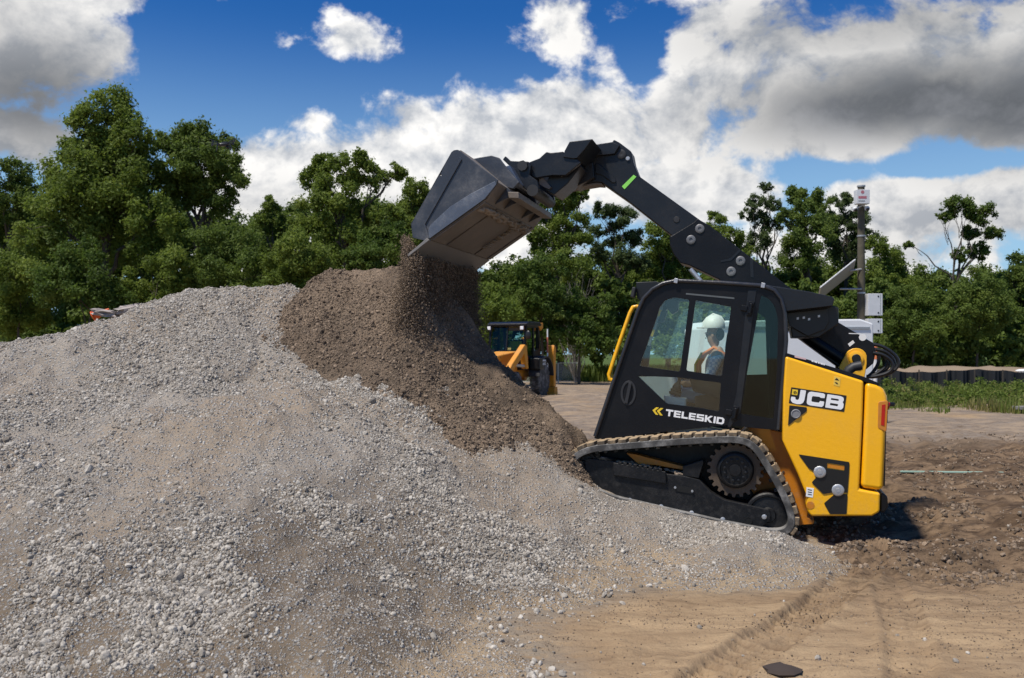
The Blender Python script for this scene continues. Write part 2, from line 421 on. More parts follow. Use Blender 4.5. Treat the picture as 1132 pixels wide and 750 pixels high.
mb = MB(); v = S(*e3(186, 541), W0); mb.lathe([(0, 0), (.042, 0), (.042, -.01), (.034, -.014), (.03, -.009), (0, -.009)], v + Vector((0, -.0062, 0)), (0, 1, 0), 24)
mb.build('latch', paint('grey_latch', (.2, .2, .21), .5, dust=.2), eng)
mb = MB(); prism(mb, e7, rounded([(503, 372), (560, 388), (552, 468), (496, 450)], 6), W0 - .003, W0 + .001); mb.build('warning_sticker', plain('pale_yellow_vinyl', (.78, .52, .08)), eng)
mb = MB()
prism(mb, e7, [(526, 388), (548, 412), (508, 404)], W0 - .005, W0 - .0031); prism(mb, e7, [(506, 424), (530, 430), (540, 446), (520, 440)], W0 - .005, W0 - .0031)
mb.build('warning_symbol', M['bvinyl'], eng)
mb = MB(); prism(mb, c1, rounded([(663, 475), (795, 495), (794, 520), (790, 575), (764, 572), (727, 578), (697, 548), (716, 527), (690, 512)], 3), W0 - .008, W0 + .001, [rounded([(737, 497), (783, 504), (782, 518), (737, 511)], 3)])
prism(mb, c1, rounded([(757, 578), (790, 578), (787, 630), (745, 630), (729, 602)], 3), W0 - .008, W0 + .001)
mb.build('tie_down_plate', M['bvinyl'], eng)
mb = MB(); prism(mb, c1, [(739, 499), (782, 506), (781, 516), (739, 509)], W0 - .0035, W0 + .0005); mb.build('plate_slot', M['orange'], eng)
mb = MB()
for q in ((718, 520), (765, 567)):
    v = S(*c1(*q), W0); mb.lathe([(0, 0), (.052, 0), (.052, -.012), (.044, -.017), (.02, -.015), (.018, -.02), (0, -.02)], v + Vector((0, -.0082, 0)), (0, 1, 0), 28)
build_each(mb, 'cover_bolt', M['bolt'], eng)
mb = MB(); prism(mb, c1, [(684, 560), (703, 563), (700, 587), (682, 584)], W0 - .003, W0 + .001); mb.build('serial_sticker', M['white'], eng)
mb = MB()
for k in range(3): prism(mb, c1, [(687, 565 + 6 * k), (698, 567 + 6 * k), (697, 569 + 6 * k), (687, 567 + 6 * k)], W0 - .0045, W0 - .0031)
mb.build('serial_marks', M['bvinyl'], eng)
mb = MB(); v = S(*c1(694, 607), W0); mb.lathe([(0, 0), (.034, 0), (.034, -.003), (0, -.003)], v, (0, 1, 0), 20); mb.build('painted_hole', M['orange'], eng)  # flat disc; its shaded yellow stands for the darkness of a hole
mb = MB(); pts = [Vector((q.x, .34, q.z)) for q in P(c1, [(789, 288), (788, 268), (794, 256), (806, 248), (826, 244)], .34)]
mb.tube(pts, .042, 16); v = pts[0]; mb.cyl(v + Vector((0, 0, -.02)), v + Vector((.002, 0, .02)), .055, 16)
mb.build('exhaust_pipe', M['exhaust'], eng)
# ---------------------------------------------------------------- cab
CW, CF = .26, 1.26
outline = [(133, 433), (137, 424), (247, 105), (262, 72), (285, 48), (312, 33), (345, 26), (460, 31), (570, 39), (598, 50), (616, 72), (627, 110), (630, 180), (622, 300), (610, 412), (560, 408), (480, 399), (300, 418), (150, 438)]
hA = [(118, 418), (200, 190), (218, 130), (245, 96), (290, 84), (362, 95), (344, 240), (316, 446)]
hB = [(392, 98), (566, 130), (520, 468), (346, 441)]
hC = [(110, 466), (310, 474), (340, 478), (516, 500), (506, 640), (380, 618), (252, 602)]
hD = [(712, 72), (752, 92), (780, 132), (794, 190), (790, 420), (772, 676), (612, 652), (640, 470)]
t61 = lambda p: ((p[0] / 4.41 + 80) * 2.345, (p[1] / 4.41 + 10) * 2.345)
holes = [rounded([t61(p) for p in h], 5) for h in (hA, hB, hC, hD)]
mb = MB(); prism(mb, c1, outline, CW, CW + .035, holes)
# far wall: one long opening above the sill
far_out = [(w_.x, w_.z) for w_ in P(c1, outline, CW)]
fh = [(v.x, v.z) for v in (S(716, 417, CF), S(722, 362, CF), S(745, 333, CF), S(826, 338, CF), S(846, 352, CF), S(848, 414, CF))]
mb.poly3([Vector((x, CF - .035, z)) for x, z in far_out], (0, .035, 0), [[Vector((x, CF - .035, z)) for x, z in fh]])
cab = mb.build('cab', M['black'], CTL, bevel=.004)
for h, g_ in zip(holes, ('glass', 'glass', 'glass', 'glass_dark')):
    mb = MB(); prism(mb, c1, h, CW + .014, CW + .019, wt=CW); mb.build('window', M[g_], cab, smooth=False)
mb = MB(); mb.poly3([Vector((x, CF - .02, z)) for x, z in fh], (0, .005, 0)); mb.build('window', M['glass'], cab, smooth=False)
# dark printed band over the upper door glass, light strip
mb = MB(); prism(mb, c6, [(345, 62), (580, 84), (582, 92), (345, 70)], CW - .003, CW + .002); mb.build('trim_strip', plain('dull_trim', (.10, .11, .11), .4), cab)
# sill bars between panes
# roof with an added glazed opening, rear roof cover
fo = P(c1, outline, CW)
roof = [fo[3], fo[4], fo[5], fo[6], fo[7], fo[8], fo[9], fo[10]]
cc = S(*c1(450, 200), CW)
inn = [p + (Vector((cc.x, p.y, cc.z)) - p).normalized() * .05 for p in roof]
mb = MB()
for (a_, b_, wa, wb) in ((0, 4, CW + .036, CF - .036), (5, 8, CW + .036, CF - .036), (3, 6, CW + .036, CW + .13), (3, 6, CF - .13, CF - .036)):
    mb.poly3([Vector((p.x, wa + (.001 if b_ == 6 else 0), p.z - (.002 if b_ == 6 else 0))) for p in roof[a_:b_] + inn[a_:b_][::-1]], (0, wb - wa, 0))
mb.build('roof', M['black'], cab, bevel=.006)
mb = MB(); mb.poly3([Vector((p.x, CW + .132, p.z - .02)) for p in roof[3:6]] + [Vector((p.x, CW + .132, p.z - .028)) for p in roof[3:6][::-1]], (0, CF - CW - .264, 0)); mb.build('added_roof_glass', M['glass'], cab, smooth=False)  # glass panel added to the roof so daylight reaches the operator
mb = MB(); prism(mb, c1, [(568, 33.5), (573, 34), (690, 52), (752, 66), (757, 72), (752, 90), (632, 104), (628, 104), (619, 74), (600, 50), (570, 38)], CW + .03, CF + .12, wt=CW)
rc = mb.build('roof_cover', M['boom'], cab, bevel=.012, seg=3)
mb = MB(); prism(mb, c1, [(632, 106), (742, 94), (746, 130), (735, 150), (690, 168), (640, 140)], CW + .2, CF - .1, wt=CW)
mb.build('roof_bracket', M['bvinyl'], cab, bevel=.006)
mb = MB()
for (x, y) in ((660, 118), (676, 116), (690, 120), (716, 112)): prism(mb, c1, [(x, y), (x + 6, y - 1), (x + 6, y + 5), (x, y + 6)], CW + .19, CW + .2, wt=CW)
build_each(mb, 'bracket_bolt', M['bolt'], cab)
# front pillar frame with windscreen
def strip(a, b, wa, wb, th):     # slab along the edge a-b of the side profile
    d = (b - a).normalized(); nrm = Vector((-d.z, 0, d.x)) * th
    return [Vector((a.x, wa, a.z)), Vector((b.x, wa, b.z)), Vector((b.x, wa, b.z)) + nrm, Vector((a.x, wa, a.z)) + nrm]
fa, fb = fo[1], fo[2]
mb = MB(); d = fb - fa; fl = fa + d * .22
mb.poly3(strip(fa, fl, CW + .036, 0, -.03), (0, CF - CW - .072, 0)); mb.poly3(strip(fl, fb, CW + .036, 0, -.04), (0, .05, 0)); mb.poly3(strip(fl, fb, CF - .086, 0, -.04), (0, .05, 0))
mb.build('front_frame', M['black'], cab, bevel=.004)
mb = MB(); mb.poly3(strip(fl + d * .01, fb - d * .01, CW + .09, 0, -.006), (0, CF - CW - .18, 0)); mb.build('windscreen', M['glass'], cab, smooth=False)
# tubular rim along the near cab edge
rim = [Vector((v.x, CW - .012, v.z)) for v in P(c1, [(136, 428), (190, 268), (247, 103), (262, 70), (285, 47), (312, 32), (345, 25), (460, 30), (570, 38), (600, 50), (618, 72), (628, 110), (631, 180), (611, 410)], CW)]
mb = MB(); mb.tube(rim, .019, 12); mb.build('cab_rim', paint('cab_rim_paint', (.02, .022, .028), .3, dust=.1), cab)
mb = MB()
for q in ((346, 26), (571, 38)):
    v = S(*c1(*q), CW); mb.box(v + Vector((0, -.014, .002)), (.035, .05, .046))
build_each(mb, 'rim_clip', M['bolt'], cab, bevel=.004)
# handle, hinges, grab rail
v = S(*c1(222, 316), CW); mb = MB()
ov = [Vector((v.x + .074 * math.cos(a) - .01 * math.sin(a), CW - .008, v.z + .118 * math.sin(a))) for a in [k * math.pi / 14 for k in range(28)]]
iv = [Vector((v.x + .052 * math.cos(a) - .01 * math.sin(a), CW - .008, v.z + .096 * math.sin(a))) for a in [k * math.pi / 14 for k in range(28)]]
mb.poly3(ov, (0, .009, 0), [iv]); mb.box(Vector((v.x, CW - .012, v.z)), (.03, .022, .20)); mb.build('door_handle', M['exhaust'], cab, bevel=.004)
for (x, y) in ((660, 140), (585, 648)):
    v = S(*c6(x, y), CW); mb = MB(); mb.box(v + Vector((0, -.02, 0)), (.052, .036, .135)); mb.cyl(v + Vector((.0, -.042, -.05)), v + Vector((0, -.042, .05)), .018, 12); mb.box(v + Vector((-.055, -.012, -.005)), (.06, .02, .055))
    mb.build('hinge', M['black'], cab, bevel=.008)
mb = MB(); prism(mb, c6, [(648, 50), (690, 46), (612, 640), (560, 720), (548, 716), (590, 560)], CW - .008, CW + .001)
mb.build('door_pillar', M['boom'], cab, bevel=.004)
gp = [Vector((q.x, CW + .03, q.z)) for q in P(c1, [(252, 96), (242, 90), (233, 93), (225, 108), (196, 190), (170, 268), (172, 280), (186, 286)], CW)]
mb = MB(); mb.tube(gp, .020, 12); mb.build('grab_rail', M['yellow'], cab)
# front work light bracket
mb = MB(); prism(mb, e4, [(310, 85), (480, 78), (520, 90), (440, 160), (390, 235), (340, 240), (318, 215)], CW + .1, CF - .1, wt=CW)
mb.build('light_bracket', M['bvinyl'], cab, bevel=.006)
for ww in (CW + .04, CF - .16):
    v = S(*e4(300, 175), CW); mb = MB(); mb.box(Vector((v.x, ww, v.z)), (.035, .12, .10)); mb.build('work_light', M['exhaust'], cab, bevel=.01)
# far pillar strip with stickers, mirror/monitor inside
mb = MB(); pA, pB = S(716, 382, CF - .06), S(733, 332, CF - .06)
mb.box((pA + pB) / 2, (.05, .03, (pB - pA).length), Matrix.Rotation(math.atan2((pB - pA).x, (pB - pA).z), 3, 'Y')); fp = mb.build('inner_pillar', plain('grey_pillar_trim', (.30, .33, .34)), cab, bevel=.004)
mb = MB()
for t in (.28, .72):
    q = pA.lerp(pB, t); mb.box(q + Vector((0, -.018, 0)), (.046, .004, .075), Matrix.Rotation(math.atan2((pB - pA).x, (pB - pA).z), 3, 'Y'))
build_each(mb, 'pillar_sticker', M['yvinyl'], cab)
mb = MB(); prism(mb, c6, [(262, 88), (312, 96), (308, 150), (280, 168), (250, 130)], .95, 1.05, wt=1.0); prism(mb, c6, [(225, 150), (258, 150), (238, 205), (205, 210)], .98, 1.02, wt=1.0)
mb.build('monitor', M['bvinyl'], cab, bevel=.006)
# tub: floor, inner far lower wall, rear wall
mb = MB(); prism(mb, c6, [(30, 585), (120, 585), (240, 660), (560, 720), (560, 745), (10, 700)], CW + .04, CF - .04, wt=.7); mb.build('cab_floor', M['interior'], cab)
mb = MB(); prism(mb, c6, [(100, 470), (330, 470), (330, 660), (235, 650), (100, 560)], CF - .075, CF - .04, wt=1.2); mb.build('side_trim', M['paletrim'], cab)
mb = MB(); q0 = S(*c1(600, 200), CW); q1 = S(*c1(596, 405), CW); qt = S(*c1(604, 80), CW)
mb.poly3([Vector((p.x, CW + .04, p.z)) for p in (q0, q1, q1 + Vector((-.04, 0, 0)), q0 + Vector((-.04, 0, 0)))], (0, CF - CW - .08, 0))
mb.poly3([Vector((p.x, CW + .04, p.z)) for p in (qt, q0, q0 + Vector((-.04, 0, 0)), qt + Vector((-.04, 0, 0)))], (0, .1, 0)); mb.build('rear_wall', M['black'], cab)
# seat, armrest consoles, joystick
wm = .76
sx = S(*c6(560, 420), wm)
mb = MB(); prism(mb, c6, rounded([(552, 250), (600, 250), (640, 300), (620, 620), (560, 640), (545, 560), (540, 330)], 18), wm - .24, wm + .24, wt=wm)
prism(mb, c6, rounded([(395, 560), (560, 545), (575, 640), (400, 640)], 12), wm - .25, wm + .25, wt=wm)
mb.build('seat', M['seat'], CTL, bevel=.03, seg=3)
mb = MB(); prism(mb, c6, rounded([(360, 470), (560, 470), (560, 560), (520, 580), (380, 540)], 10), .36, .46, wt=.4); mb.build('armrest', M['seat'], CTL, bevel=.012)
mb = MB(); v = S(*c6(290, 560), .46)
mb.lathe([(.055, 0), (.062, .02), (.05, .03), (.055, .05), (.043, .06), (.046, .08), (.032, .10), (.018, .12), (.016, .16), (.03, .17), (.03, .26), (.0, .27)], v, (.1, 0, 1), 16)
mb.build('joystick', M['seat'], CTL)
mb = MB(); prism(mb, c6, [(240, 560), (350, 575), (345, 640), (250, 625)], .38, .54, wt=.46); mb.build('control_console', M['paletrim'], CTL, bevel=.012)
# lettering on the side skirt
GL = {'T': (1.1, [[(0, 1), (1.1, 1), (1.1, .74), (.69, .74), (.69, 0), (.41, 0), (.41, .74), (0, .74)]]),
 'E': (1.0, [[(0, 0), (0, 1), (1, 1), (1, .77), (.3, .77), (.3, .61), (.94, .61), (.94, .40), (.3, .40), (.3, .23), (1, .23), (1, 0)]]),
 'L': (.95, [[(0, 0), (0, 1), (.3, 1), (.3, .25), (.95, .25), (.95, 0)]]),
 'S': (1.08, [[(0, 0), (0, .23), (.79, .23), (.79, .39), (.08, .39), (0, .47), (0, .92), (.08, 1), (1.05, 1), (1.05, .77), (.29, .77), (.29, .61), (1, .61), (1.08, .53), (1.08, .08), (1, 0)]]),
 'K': (1.15, [[(0, 0), (0, 1), (.3, 1), (.3, .62), (.74, 1), (1.13, 1), (.58, .53), (1.15, 0), (.75, 0), (.3, .41), (.3, 0)]]),
 'I': (.3, [[(0, 0), (0, 1), (.3, 1), (.3, 0)]]),
 'D': (1.1, [[(0, 0), (0, 1), (.85, 1), (1.1, .78), (1.1, .22), (.85, 0)], [(.3, .24), (.72, .24), (.8, .32), (.8, .68), (.72, .76), (.3, .76)]])}
p0 = S(*e5(303, 198), CW); p1 = S(*e5(733, 264), CW); hgt = (S(*e5(292, 150), CW) - p0).length
tot = sum(GL[c][0] for c in 'TELESKID') + .13 * 7; dirv = (p1 - p0); ex = dirv / tot; ez = Vector((-ex.z, 0, ex.x)).normalized() * hgt
if ez.z < 0: ez = -ez
mb = MB(); x = 0
for ch_ in 'TELESKID':
    wd, rings = GL[ch_]
    f = lambda r: [p0 + ex * (x + a) + ez * b + Vector((0, -.0035, 0)) for a, b in r]
    mb.poly3(f(rings[0]), (0, .003, 0), [f(r) for r in rings[1:]]); x += wd + .13
mb.build('lettering', M['white'], cab, label='white block lettering TELESKID on the black skirt')
mb = MB()
for dx in (0, 32): prism(mb, e5, [(208 + dx, 158 + dx * .15), (236 + dx, 136 + dx * .15), (256 + dx, 139 + dx * .15), (228 + dx, 162 + dx * .15), (252 + dx, 193 + dx * .15), (232 + dx, 190 + dx * .15)], CW - .0035, CW - .0005)
mb.build('chevron', M['yvinyl'], cab)
# ---------------------------------------------------------------- boom
BW0, BW1 = 1.30, 1.62
px = lambda c, pts: [c(*p) for p in pts]
ID = lambda x, y: (x, y)
mb = MB(); prism(mb, ID, px(c3, [(262, 178), (300, 200), (545, 390), (700, 502), (822, 574), (832, 600), (824, 640), (790, 668), (735, 668), (640, 600), (330, 372), (235, 327), (208, 320), (186, 292), (174, 262), (174, 236), (250, 190)]), BW0, BW1)
boom = mb.build('boom', M['black'], CTL, bevel=.012, seg=3)
mb = MB()
for q in ((270, 211), (242, 246), (400, 313), (370, 347)):
    v = S(*c3(*q), BW0); mb.lathe([(0, 0), (.048, 0), (.048, -.010), (.036, -.016), (.018, -.014), (.015, -.006), (0, -.006)], v, (0, 1, 0), 20)
build_each(mb, 'boom_bolt', paint('grey_bolt', (.16, .16, .165), .45, metal=.4, dust=.3), boom)
mb = MB(); prism(mb, c3, [(336, 312), (366, 306), (396, 276), (400, 282), (370, 312), (336, 317)], BW0 - .006, BW0 + .001); prism(mb, c3, [(430, 300), (440, 308), (442, 366), (432, 364)], BW0 - .006, BW0 + .001)
build_each(mb, 'weld_seam', M['boom'], boom)
mb = MB(); prism(mb, c3, [(742, 578), (758, 566), (764, 574), (748, 587)], BW0 - .003, BW0 + .001); v = S(*c3(789, 557), BW0); mb.lathe([(0, 0), (.035, 0), (.035, -.003), (0, -.003)], v, (0, 1, 0), 16); prism(mb, c3, [(745, 543), (785, 545), (785, 547), (745, 546)], BW0 - .003, BW0 + .001)
build_each(mb, 'boom_sticker', M['white'], boom)
arm = px(e1, [(742, 60), (858, 43), (864, 27), (905, 48), (986, 110), (1000, 185), (1024, 245)]) + px(c3, [(75, 42), (264, 178), (345, 238), (300, 300), (184, 236), (40, 122)]) + px(e1, [(782, 326), (745, 322), (545, 352), (548, 325), (600, 290), (655, 262), (668, 200), (700, 140)])
mb = MB(); prism(mb, ID, arm, BW0 + .03, BW1 - .03)
inner = mb.build('boom_extension', M['boom'], CTL, bevel=.012, seg=3)
mb = MB(); prism(mb, e1, [(700, 148), (720, 100), (748, 62), (858, 46), (908, 68), (872, 128)], BW0 - .01, BW0 + .028, wt=BW0)
prism(mb, e1, rounded([(735, 190), (760, 190), (880, 300), (878, 325), (855, 328), (780, 270), (735, 262)], 14), BW0 + .012, BW0 + .029, wt=BW0)
mb.build('elbow_plate', M['boom'], inner, bevel=.008)
mb = MB(); v = S(*e1(918, 130), BW0 + .03); mb.lathe([(0, 0), (.05, 0), (.05, -.012), (.035, -.016), (.02, -.016), (0, -.012)], v, (0, 1, 0), 20); mb.build('elbow_pin', M['exhaust'], inner)
mb = MB(); v = S(*e1(963, 160), BW0 + .03); mb.lathe([(0, 0), (.025, 0), (.02, -.015), (0, -.016)], v, (0, 1, 0), 14); mb.build('elbow_bolt', M['bolt'], inner)
mb = MB(); prism(mb, e1, [(1003, 272), (1022, 285), (940, 372), (922, 352)], BW0 + .026, BW0 + .031, wt=BW0 + .03); mb.build('reflector', M['lime'], inner)
mb = MB(); v = S(*c3(196, 182), BW0 + .03); mb.lathe([(0, 0), (.035, 0), (.03, -.008), (0, -.009)], v, (0, 1, 0), 16); mb.build('arm_pin', M['exhaust'], inner)
mb = MB(); prism(mb, e1, [(545, 354), (745, 324), (782, 328), (784, 336), (745, 333), (548, 364)], BW0 + .05, BW1 - .05, wt=BW0 + .03); mb.build('tan_underside', M['floorsteel'], inner)  # tan strip along the elbow's lower face
# coupler between boom and bucket
mb = MB(); prism(mb, e1, [(590, 74), (746, 56), (692, 130), (640, 188), (612, 190), (545, 180), (556, 136)], .78, 1.58, wt=1.0)
prism(mb, e1, [(430, 141), (460, 147), (545, 138), (560, 178), (640, 190), (665, 215), (560, 300), (470, 300), (400, 310), (365, 318), (312, 302), (300, 215), (382, 184)], .80, .86, wt=1.0)
prism(mb, e1, [(430, 141), (460, 147), (545, 138), (560, 178), (640, 190), (665, 215), (560, 300), (470, 300), (400, 310), (365, 318), (312, 302), (300, 215), (382, 184)], 1.34, 1.40, wt=1.0)
prism(mb, e1, [(440, 160), (540, 160), (640, 205), (655, 225), (560, 345), (470, 420), (405, 388), (410, 370), (430, 300)], .9, 1.3, wt=1.0)
prism(mb, e1, [(560, 190), (690, 150), (700, 260), (560, 330)], 1.25, 1.56, wt=1.0)
cp = mb.build('coupler', M['boom'], CTL, bevel=.008)
mb = MB(); prism(mb, e1, [(465, 143), (545, 135), (555, 172), (490, 180)], .87, 1.33, wt=1.0); mb.build('blue_grey_cover', paint('sky_blue_grey_paint', (.06, .09, .16), .25, dust=.1), cp)
mb = MB(); prism(mb, e1, [(372, 318), (400, 312), (452, 372), (440, 386), (405, 372), (374, 352)], .86, .9, wt=1.0); prism(mb, e1, [(492, 240), (600, 218), (520, 300)], .85, .9, wt=1.0)
build_each(mb, 'gusset', M['floorsteel'], cp)
mb = MB()
for (wa, wb) in ((.72, .78), (1.42, 1.48)):
    prism(mb, e1, [(112, 176), (130, 152), (166, 186), (288, 190), (308, 218), (296, 282), (350, 322), (362, 378), (322, 432), (268, 380), (210, 332), (214, 310), (160, 222)], wa, wb, wt=.8)
lk = build_each(mb, 'coupler_link', M['boom'], CTL, bevel=.008)[0]
mb = MB(); v = S(*e1(252, 222), .8); mb.cyl(Vector((v.x, .70, v.z)), Vector((v.x, 1.50, v.z)), .035, 18); mb.cyl(Vector((v.x, .69, v.z)), Vector((v.x, .72, v.z)), .055, 8)
v = S(*e1(320, 390), .8); mb.cyl(Vector((v.x, .70, v.z)), Vector((v.x, 1.50, v.z)), .06, 18); build_each(mb, 'link_pin', M['exhaust'], lk)
# pivot bracket, tilt ram and hoses at the boom foot
mb = MB()
for wa in (1.20, 1.66):
    pts = px(e7, [(541, 300), (600, 185), (625, 150)]) + [e7(700 + 96 * math.cos(R(a)), 205 + 84 * math.sin(R(a))) for a in range(-130, 11, 20)] + px(e7, [(795, 260), (775, 385), (640, 400)])
    prism(mb, ID, pts, wa, wa + .045, wt=1.2)
br = build_each(mb, 'pivot_bracket', M['yellow'], CTL, bevel=.008)[0]
mb = MB(); v = S(*e7(698, 213), 1.2); mb.lathe([(0, 0), (.070, 0), (.070, -.016), (.060, -.02), (0, -.02)], v, (0, 1, 0), 24); mb.build('pin_boss', M['yellow'], br); mb = MB(); mb.lathe([(0, -.02), (.042, -.02), (.042, -.034), (.036, -.04), (0, -.04)], v, (0, 1, 0), 24)
mb.build('pivot_pin', M['bvinyl'], br)
for i, (pts, wv) in enumerate([([(835, 85), (920, 100), (1010, 150), (1075, 215), (1080, 280), (1010, 350), (860, 375), (790, 375)], 1.35), ([(860, 130), (960, 150), (1030, 210), (1050, 280), (990, 350), (880, 380), (790, 380)], 1.42),
                  ([(850, 165), (930, 175), (1010, 225), (1035, 290), (985, 345), (870, 375), (800, 380)], 1.28), ([(870, 170), (960, 200), (1000, 260), (960, 330), (870, 370), (800, 378)], 1.48), ([(900, 190), (905, 250), (850, 340), (800, 380)], 1.38), ([(940, 190), (975, 230), (965, 290), (890, 345), (840, 370)], 1.33)]):
    q = [Vector((v.x, wv, v.z)) for v in P(e7, pts, wv)]
    for _ in range(3):
        q = [q[0]] + [x_ for a, b in zip(q, q[1:]) for x_ in (a.lerp(b, .25), a.lerp(b, .75))] + [q[-1]]
    mb = MB(); mb.tube(q, .017, 8); mb.build('hydraulic_hose', M['hose'], boom)
mb = MB(); a = S(*c3(240, 340), 1.25); b = S(*c3(268, 372), 1.25); a.y = b.y = 1.24
mb.cyl(a, a + (b - a) * 3, .025, 14); mb.build('ram_rod', M['bolt'], boom)
mb = MB(); prism(mb, c3, [(545, 470), (600, 440), (700, 470), (700, 520), (640, 560), (560, 560)], .5, 1.2, wt=1.0); mb.build('boom_foot_frame', M['bvinyl'], CTL, bevel=.01)
mb = MB(); a = S(*c3(580, 535), 1.29); b = S(*c3(745, 640), 1.29); mb.cyl(a, b, .055, 16); mb.build('lift_ram', M['black'], boom)
# ---------------------------------------------------------------- bucket
BK0, BK1 = 0., 1.98
side = [(258, 106), (268, 98), (284, 96), (294, 100), (452, 222), (446, 240), (399, 300), (168, 466), (152, 474), (98, 461), (90, 404)]
inn_ = lambda pts: pts
mb = MB()
pA_ = [(v.x, v.z) for v in P(c2, [(88, 520), (160, 468), (396, 299), (446, 234), (288, 99)], BK0)]
def thick(path, th):
    L = []; Rr = []
    for i, p in enumerate(path):
        a = Vector(path[max(i - 1, 0)]); c = Vector(path[min(i + 1, len(path) - 1)]); t = (c - a).normalized(); n_ = Vector((-t.y, t.x)) * th / 2
        L.append((p[0] + n_.x, p[1] + n_.y)); Rr.append((p[0] - n_.x, p[1] - n_.y))
    return L + Rr[::-1]
ring = thick(pA_[1:], .03)
mb.poly3([Vector((x_, BK0 + .03, z_)) for x_, z_ in ring], (0, BK1 - BK0 - .06, 0))
bk = mb.build('bucket', M['floorsteel'], CTL, bevel=.006)
for w0 in (BK0, BK1 - .029):
    mb = MB(); prism(mb, c2, side, w0, w0 + .028, [[(211, 199), (216, 199), (216, 205), (211, 205)]], wt=BK0); mb.build('side_plate', M['steel'], bk, bevel=.006)
mb = MB(); prism(mb, c2, [(294, 128), (302, 136), (150, 405), (168, 464), (158, 466), (142, 407)], BK0 - .012, BK0 - .0005); mb.build('side_rib', M['steel'], bk, bevel=.004)
mb = MB(); prism(mb, c2, [(440, 226), (445, 240), (398, 299), (169, 464), (162, 458), (164, 425), (172, 408), (250, 335), (340, 278)], BK0 - .006, BK0 + .001); mb.build('side_wear_plate', paint('scuffed_bright_steel', (.10, .115, .145), .36, metal=.3, dust=.7, dcol=(.30, .31, .33), scale=4), bk, bevel=.003)
mb = MB(); prism(mb, c2, [(78, 533), (84, 540), (170, 472), (160, 462), (148, 474)], BK0 - .02, BK1 + .02, wt=BK0); mb.build('cutting_edge', M['edge'], bk, bevel=.004)
dF = (Vector(pA_[1]) - Vector(pA_[2])); dF3 = Vector((dF.x, 0, dF.y)); nF = Vector((dF.y, 0, -dF.x)).normalized()
if nF.z > 0: nF = -nF
f0 = Vector((pA_[1][0], 0, pA_[1][1])) + nF * .0155; f1 = Vector((pA_[2][0], 0, pA_[2][1])) + nF * .0155
mb = MB()
for (wa, wb) in ((.03, .40), (.46, 1.32), (1.38, 1.80), (1.86, 1.96)):
    a = f0.lerp(f1, .04); b = f0.lerp(f1, .97)
    mb.poly3([Vector((p.x, wa, p.z)) for p in (a, b, b + nF * .014, a + nF * .014)], (0, wb - wa, 0))
build_each(mb, 'wear_strip', M['floorsteel'], bk, bevel=.004)
dirt = plain('caked_dirt', (.30, .24, .185), .95)
mb = MB(); rg = random.Random(3)
for k in range(60):
    w_ = .1 + 1.75 * k / 59; p = f0.lerp(f1, .86 + rg.uniform(-.05, .05)) + nF * .02
    mb.ball((p.x, w_, p.z), (rg.uniform(.02, .05), rg.uniform(.02, .05), rg.uniform(.012, .028)), 8, 6)
for k in range(30):
    p = f0.lerp(f1, rg.uniform(.2, .95)) + nF * .019
    mb.ball((p.x, 1.35 + rg.uniform(-.05, .05), p.z), (.05, .02, .012), 8, 6)
mb.build('caked_dirt', dirt, bk)
h0 = Vector((pA_[2][0], 0, pA_[2][1])); h1 = Vector((pA_[3][0], 0, pA_[3][1])); nH = Vector((h1.z - h0.z, 0, -(h1.x - h0.x))).normalized()
mb = MB()
q = h0.lerp(h1, .95) + nH * .05
for (wa, wb, ex_) in ((.28, 1.70, .0),):
    mb.poly3([Vector((p.x, wa, p.z)) for p in (q, q + Vector((.11, 0, .015)), q + Vector((.125, 0, -.045)), q + Vector((.02, 0, -.06)))], (0, wb - wa, 0))
mb.build('hitch_bar', M['floorsteel'], bk, bevel=.006)
mb = MB()
for wa in (.30, .62, 1.30, 1.62):
    mb.poly3([Vector((p.x, wa, p.z)) for p in (h0 + nH * .015, h0.lerp(h1, .5) + nH * .06, h1 + nH * .12, h1 + nH * .02 + Vector((0, 0, .02)))], (0, .03, 0))
build_each(mb, 'hitch_lug', M['steel'], bk, bevel=.004)
mb = MB()
for wa in (.45, 1.45):
    prism(mb, c2, [(352, 138), (380, 132), (430, 124), (462, 134), (488, 168), (545, 235), (520, 262), (455, 250), (452, 222)], wa, wa + .05, wt=.5)
build_each(mb, 'hitch_ear', M['steel'], bk, bevel=.008); mb = MB()
prism(mb, c2, [(380, 142), (432, 134), (470, 160), (500, 200), (480, 225), (450, 220)], .5, 1.45, wt=.5)
mb.build('hitch_plate', M['steel'], bk, bevel=.008)
mb = MB(); prism(mb, c2, [(484, 165), (500, 160), (542, 235), (530, 245)], .55, 1.0, wt=.55); mb.build('hitch_cover', paint('blue_grey_steel', (.10, .13, .19), .3, metal=.3, dust=.1), bk, bevel=.004)
# ======================================================== TERRAIN
def tps(pts):
    p = np.array([(a.x, a.y) for a in pts]); z = np.array([a.z for a in pts]); n = len(p)
    d = np.linalg.norm(p[:, None] - p[None], axis=2); K = np.where(d > 0, d * d * np.log(d + 1e-12), 0) + np.eye(n) * .004
    A = np.zeros((n + 3, n + 3)); A[:n, :n] = K; A[:n, n] = 1; A[:n, n + 1:] = p; A[n, :n] = 1; A[n + 1:, :n] = p.T
    w = np.linalg.solve(A, np.r_[z, 0, 0, 0])
    def f(x, y):
        sh = x.shape; x = x.ravel(); y = y.ravel(); out = w[n] + w[n + 1] * x + w[n + 2] * y
        for i in range(n):
            r2 = (x - p[i, 0]) ** 2 + (y - p[i, 1]) ** 2 + 1e-12; out += w[i] * .5 * r2 * np.log(r2)
        return out.reshape(sh)
    return f
wl = lambda px, py, w, dz=0: world(S(px, py, w)) + Vector((0, 0, dz))
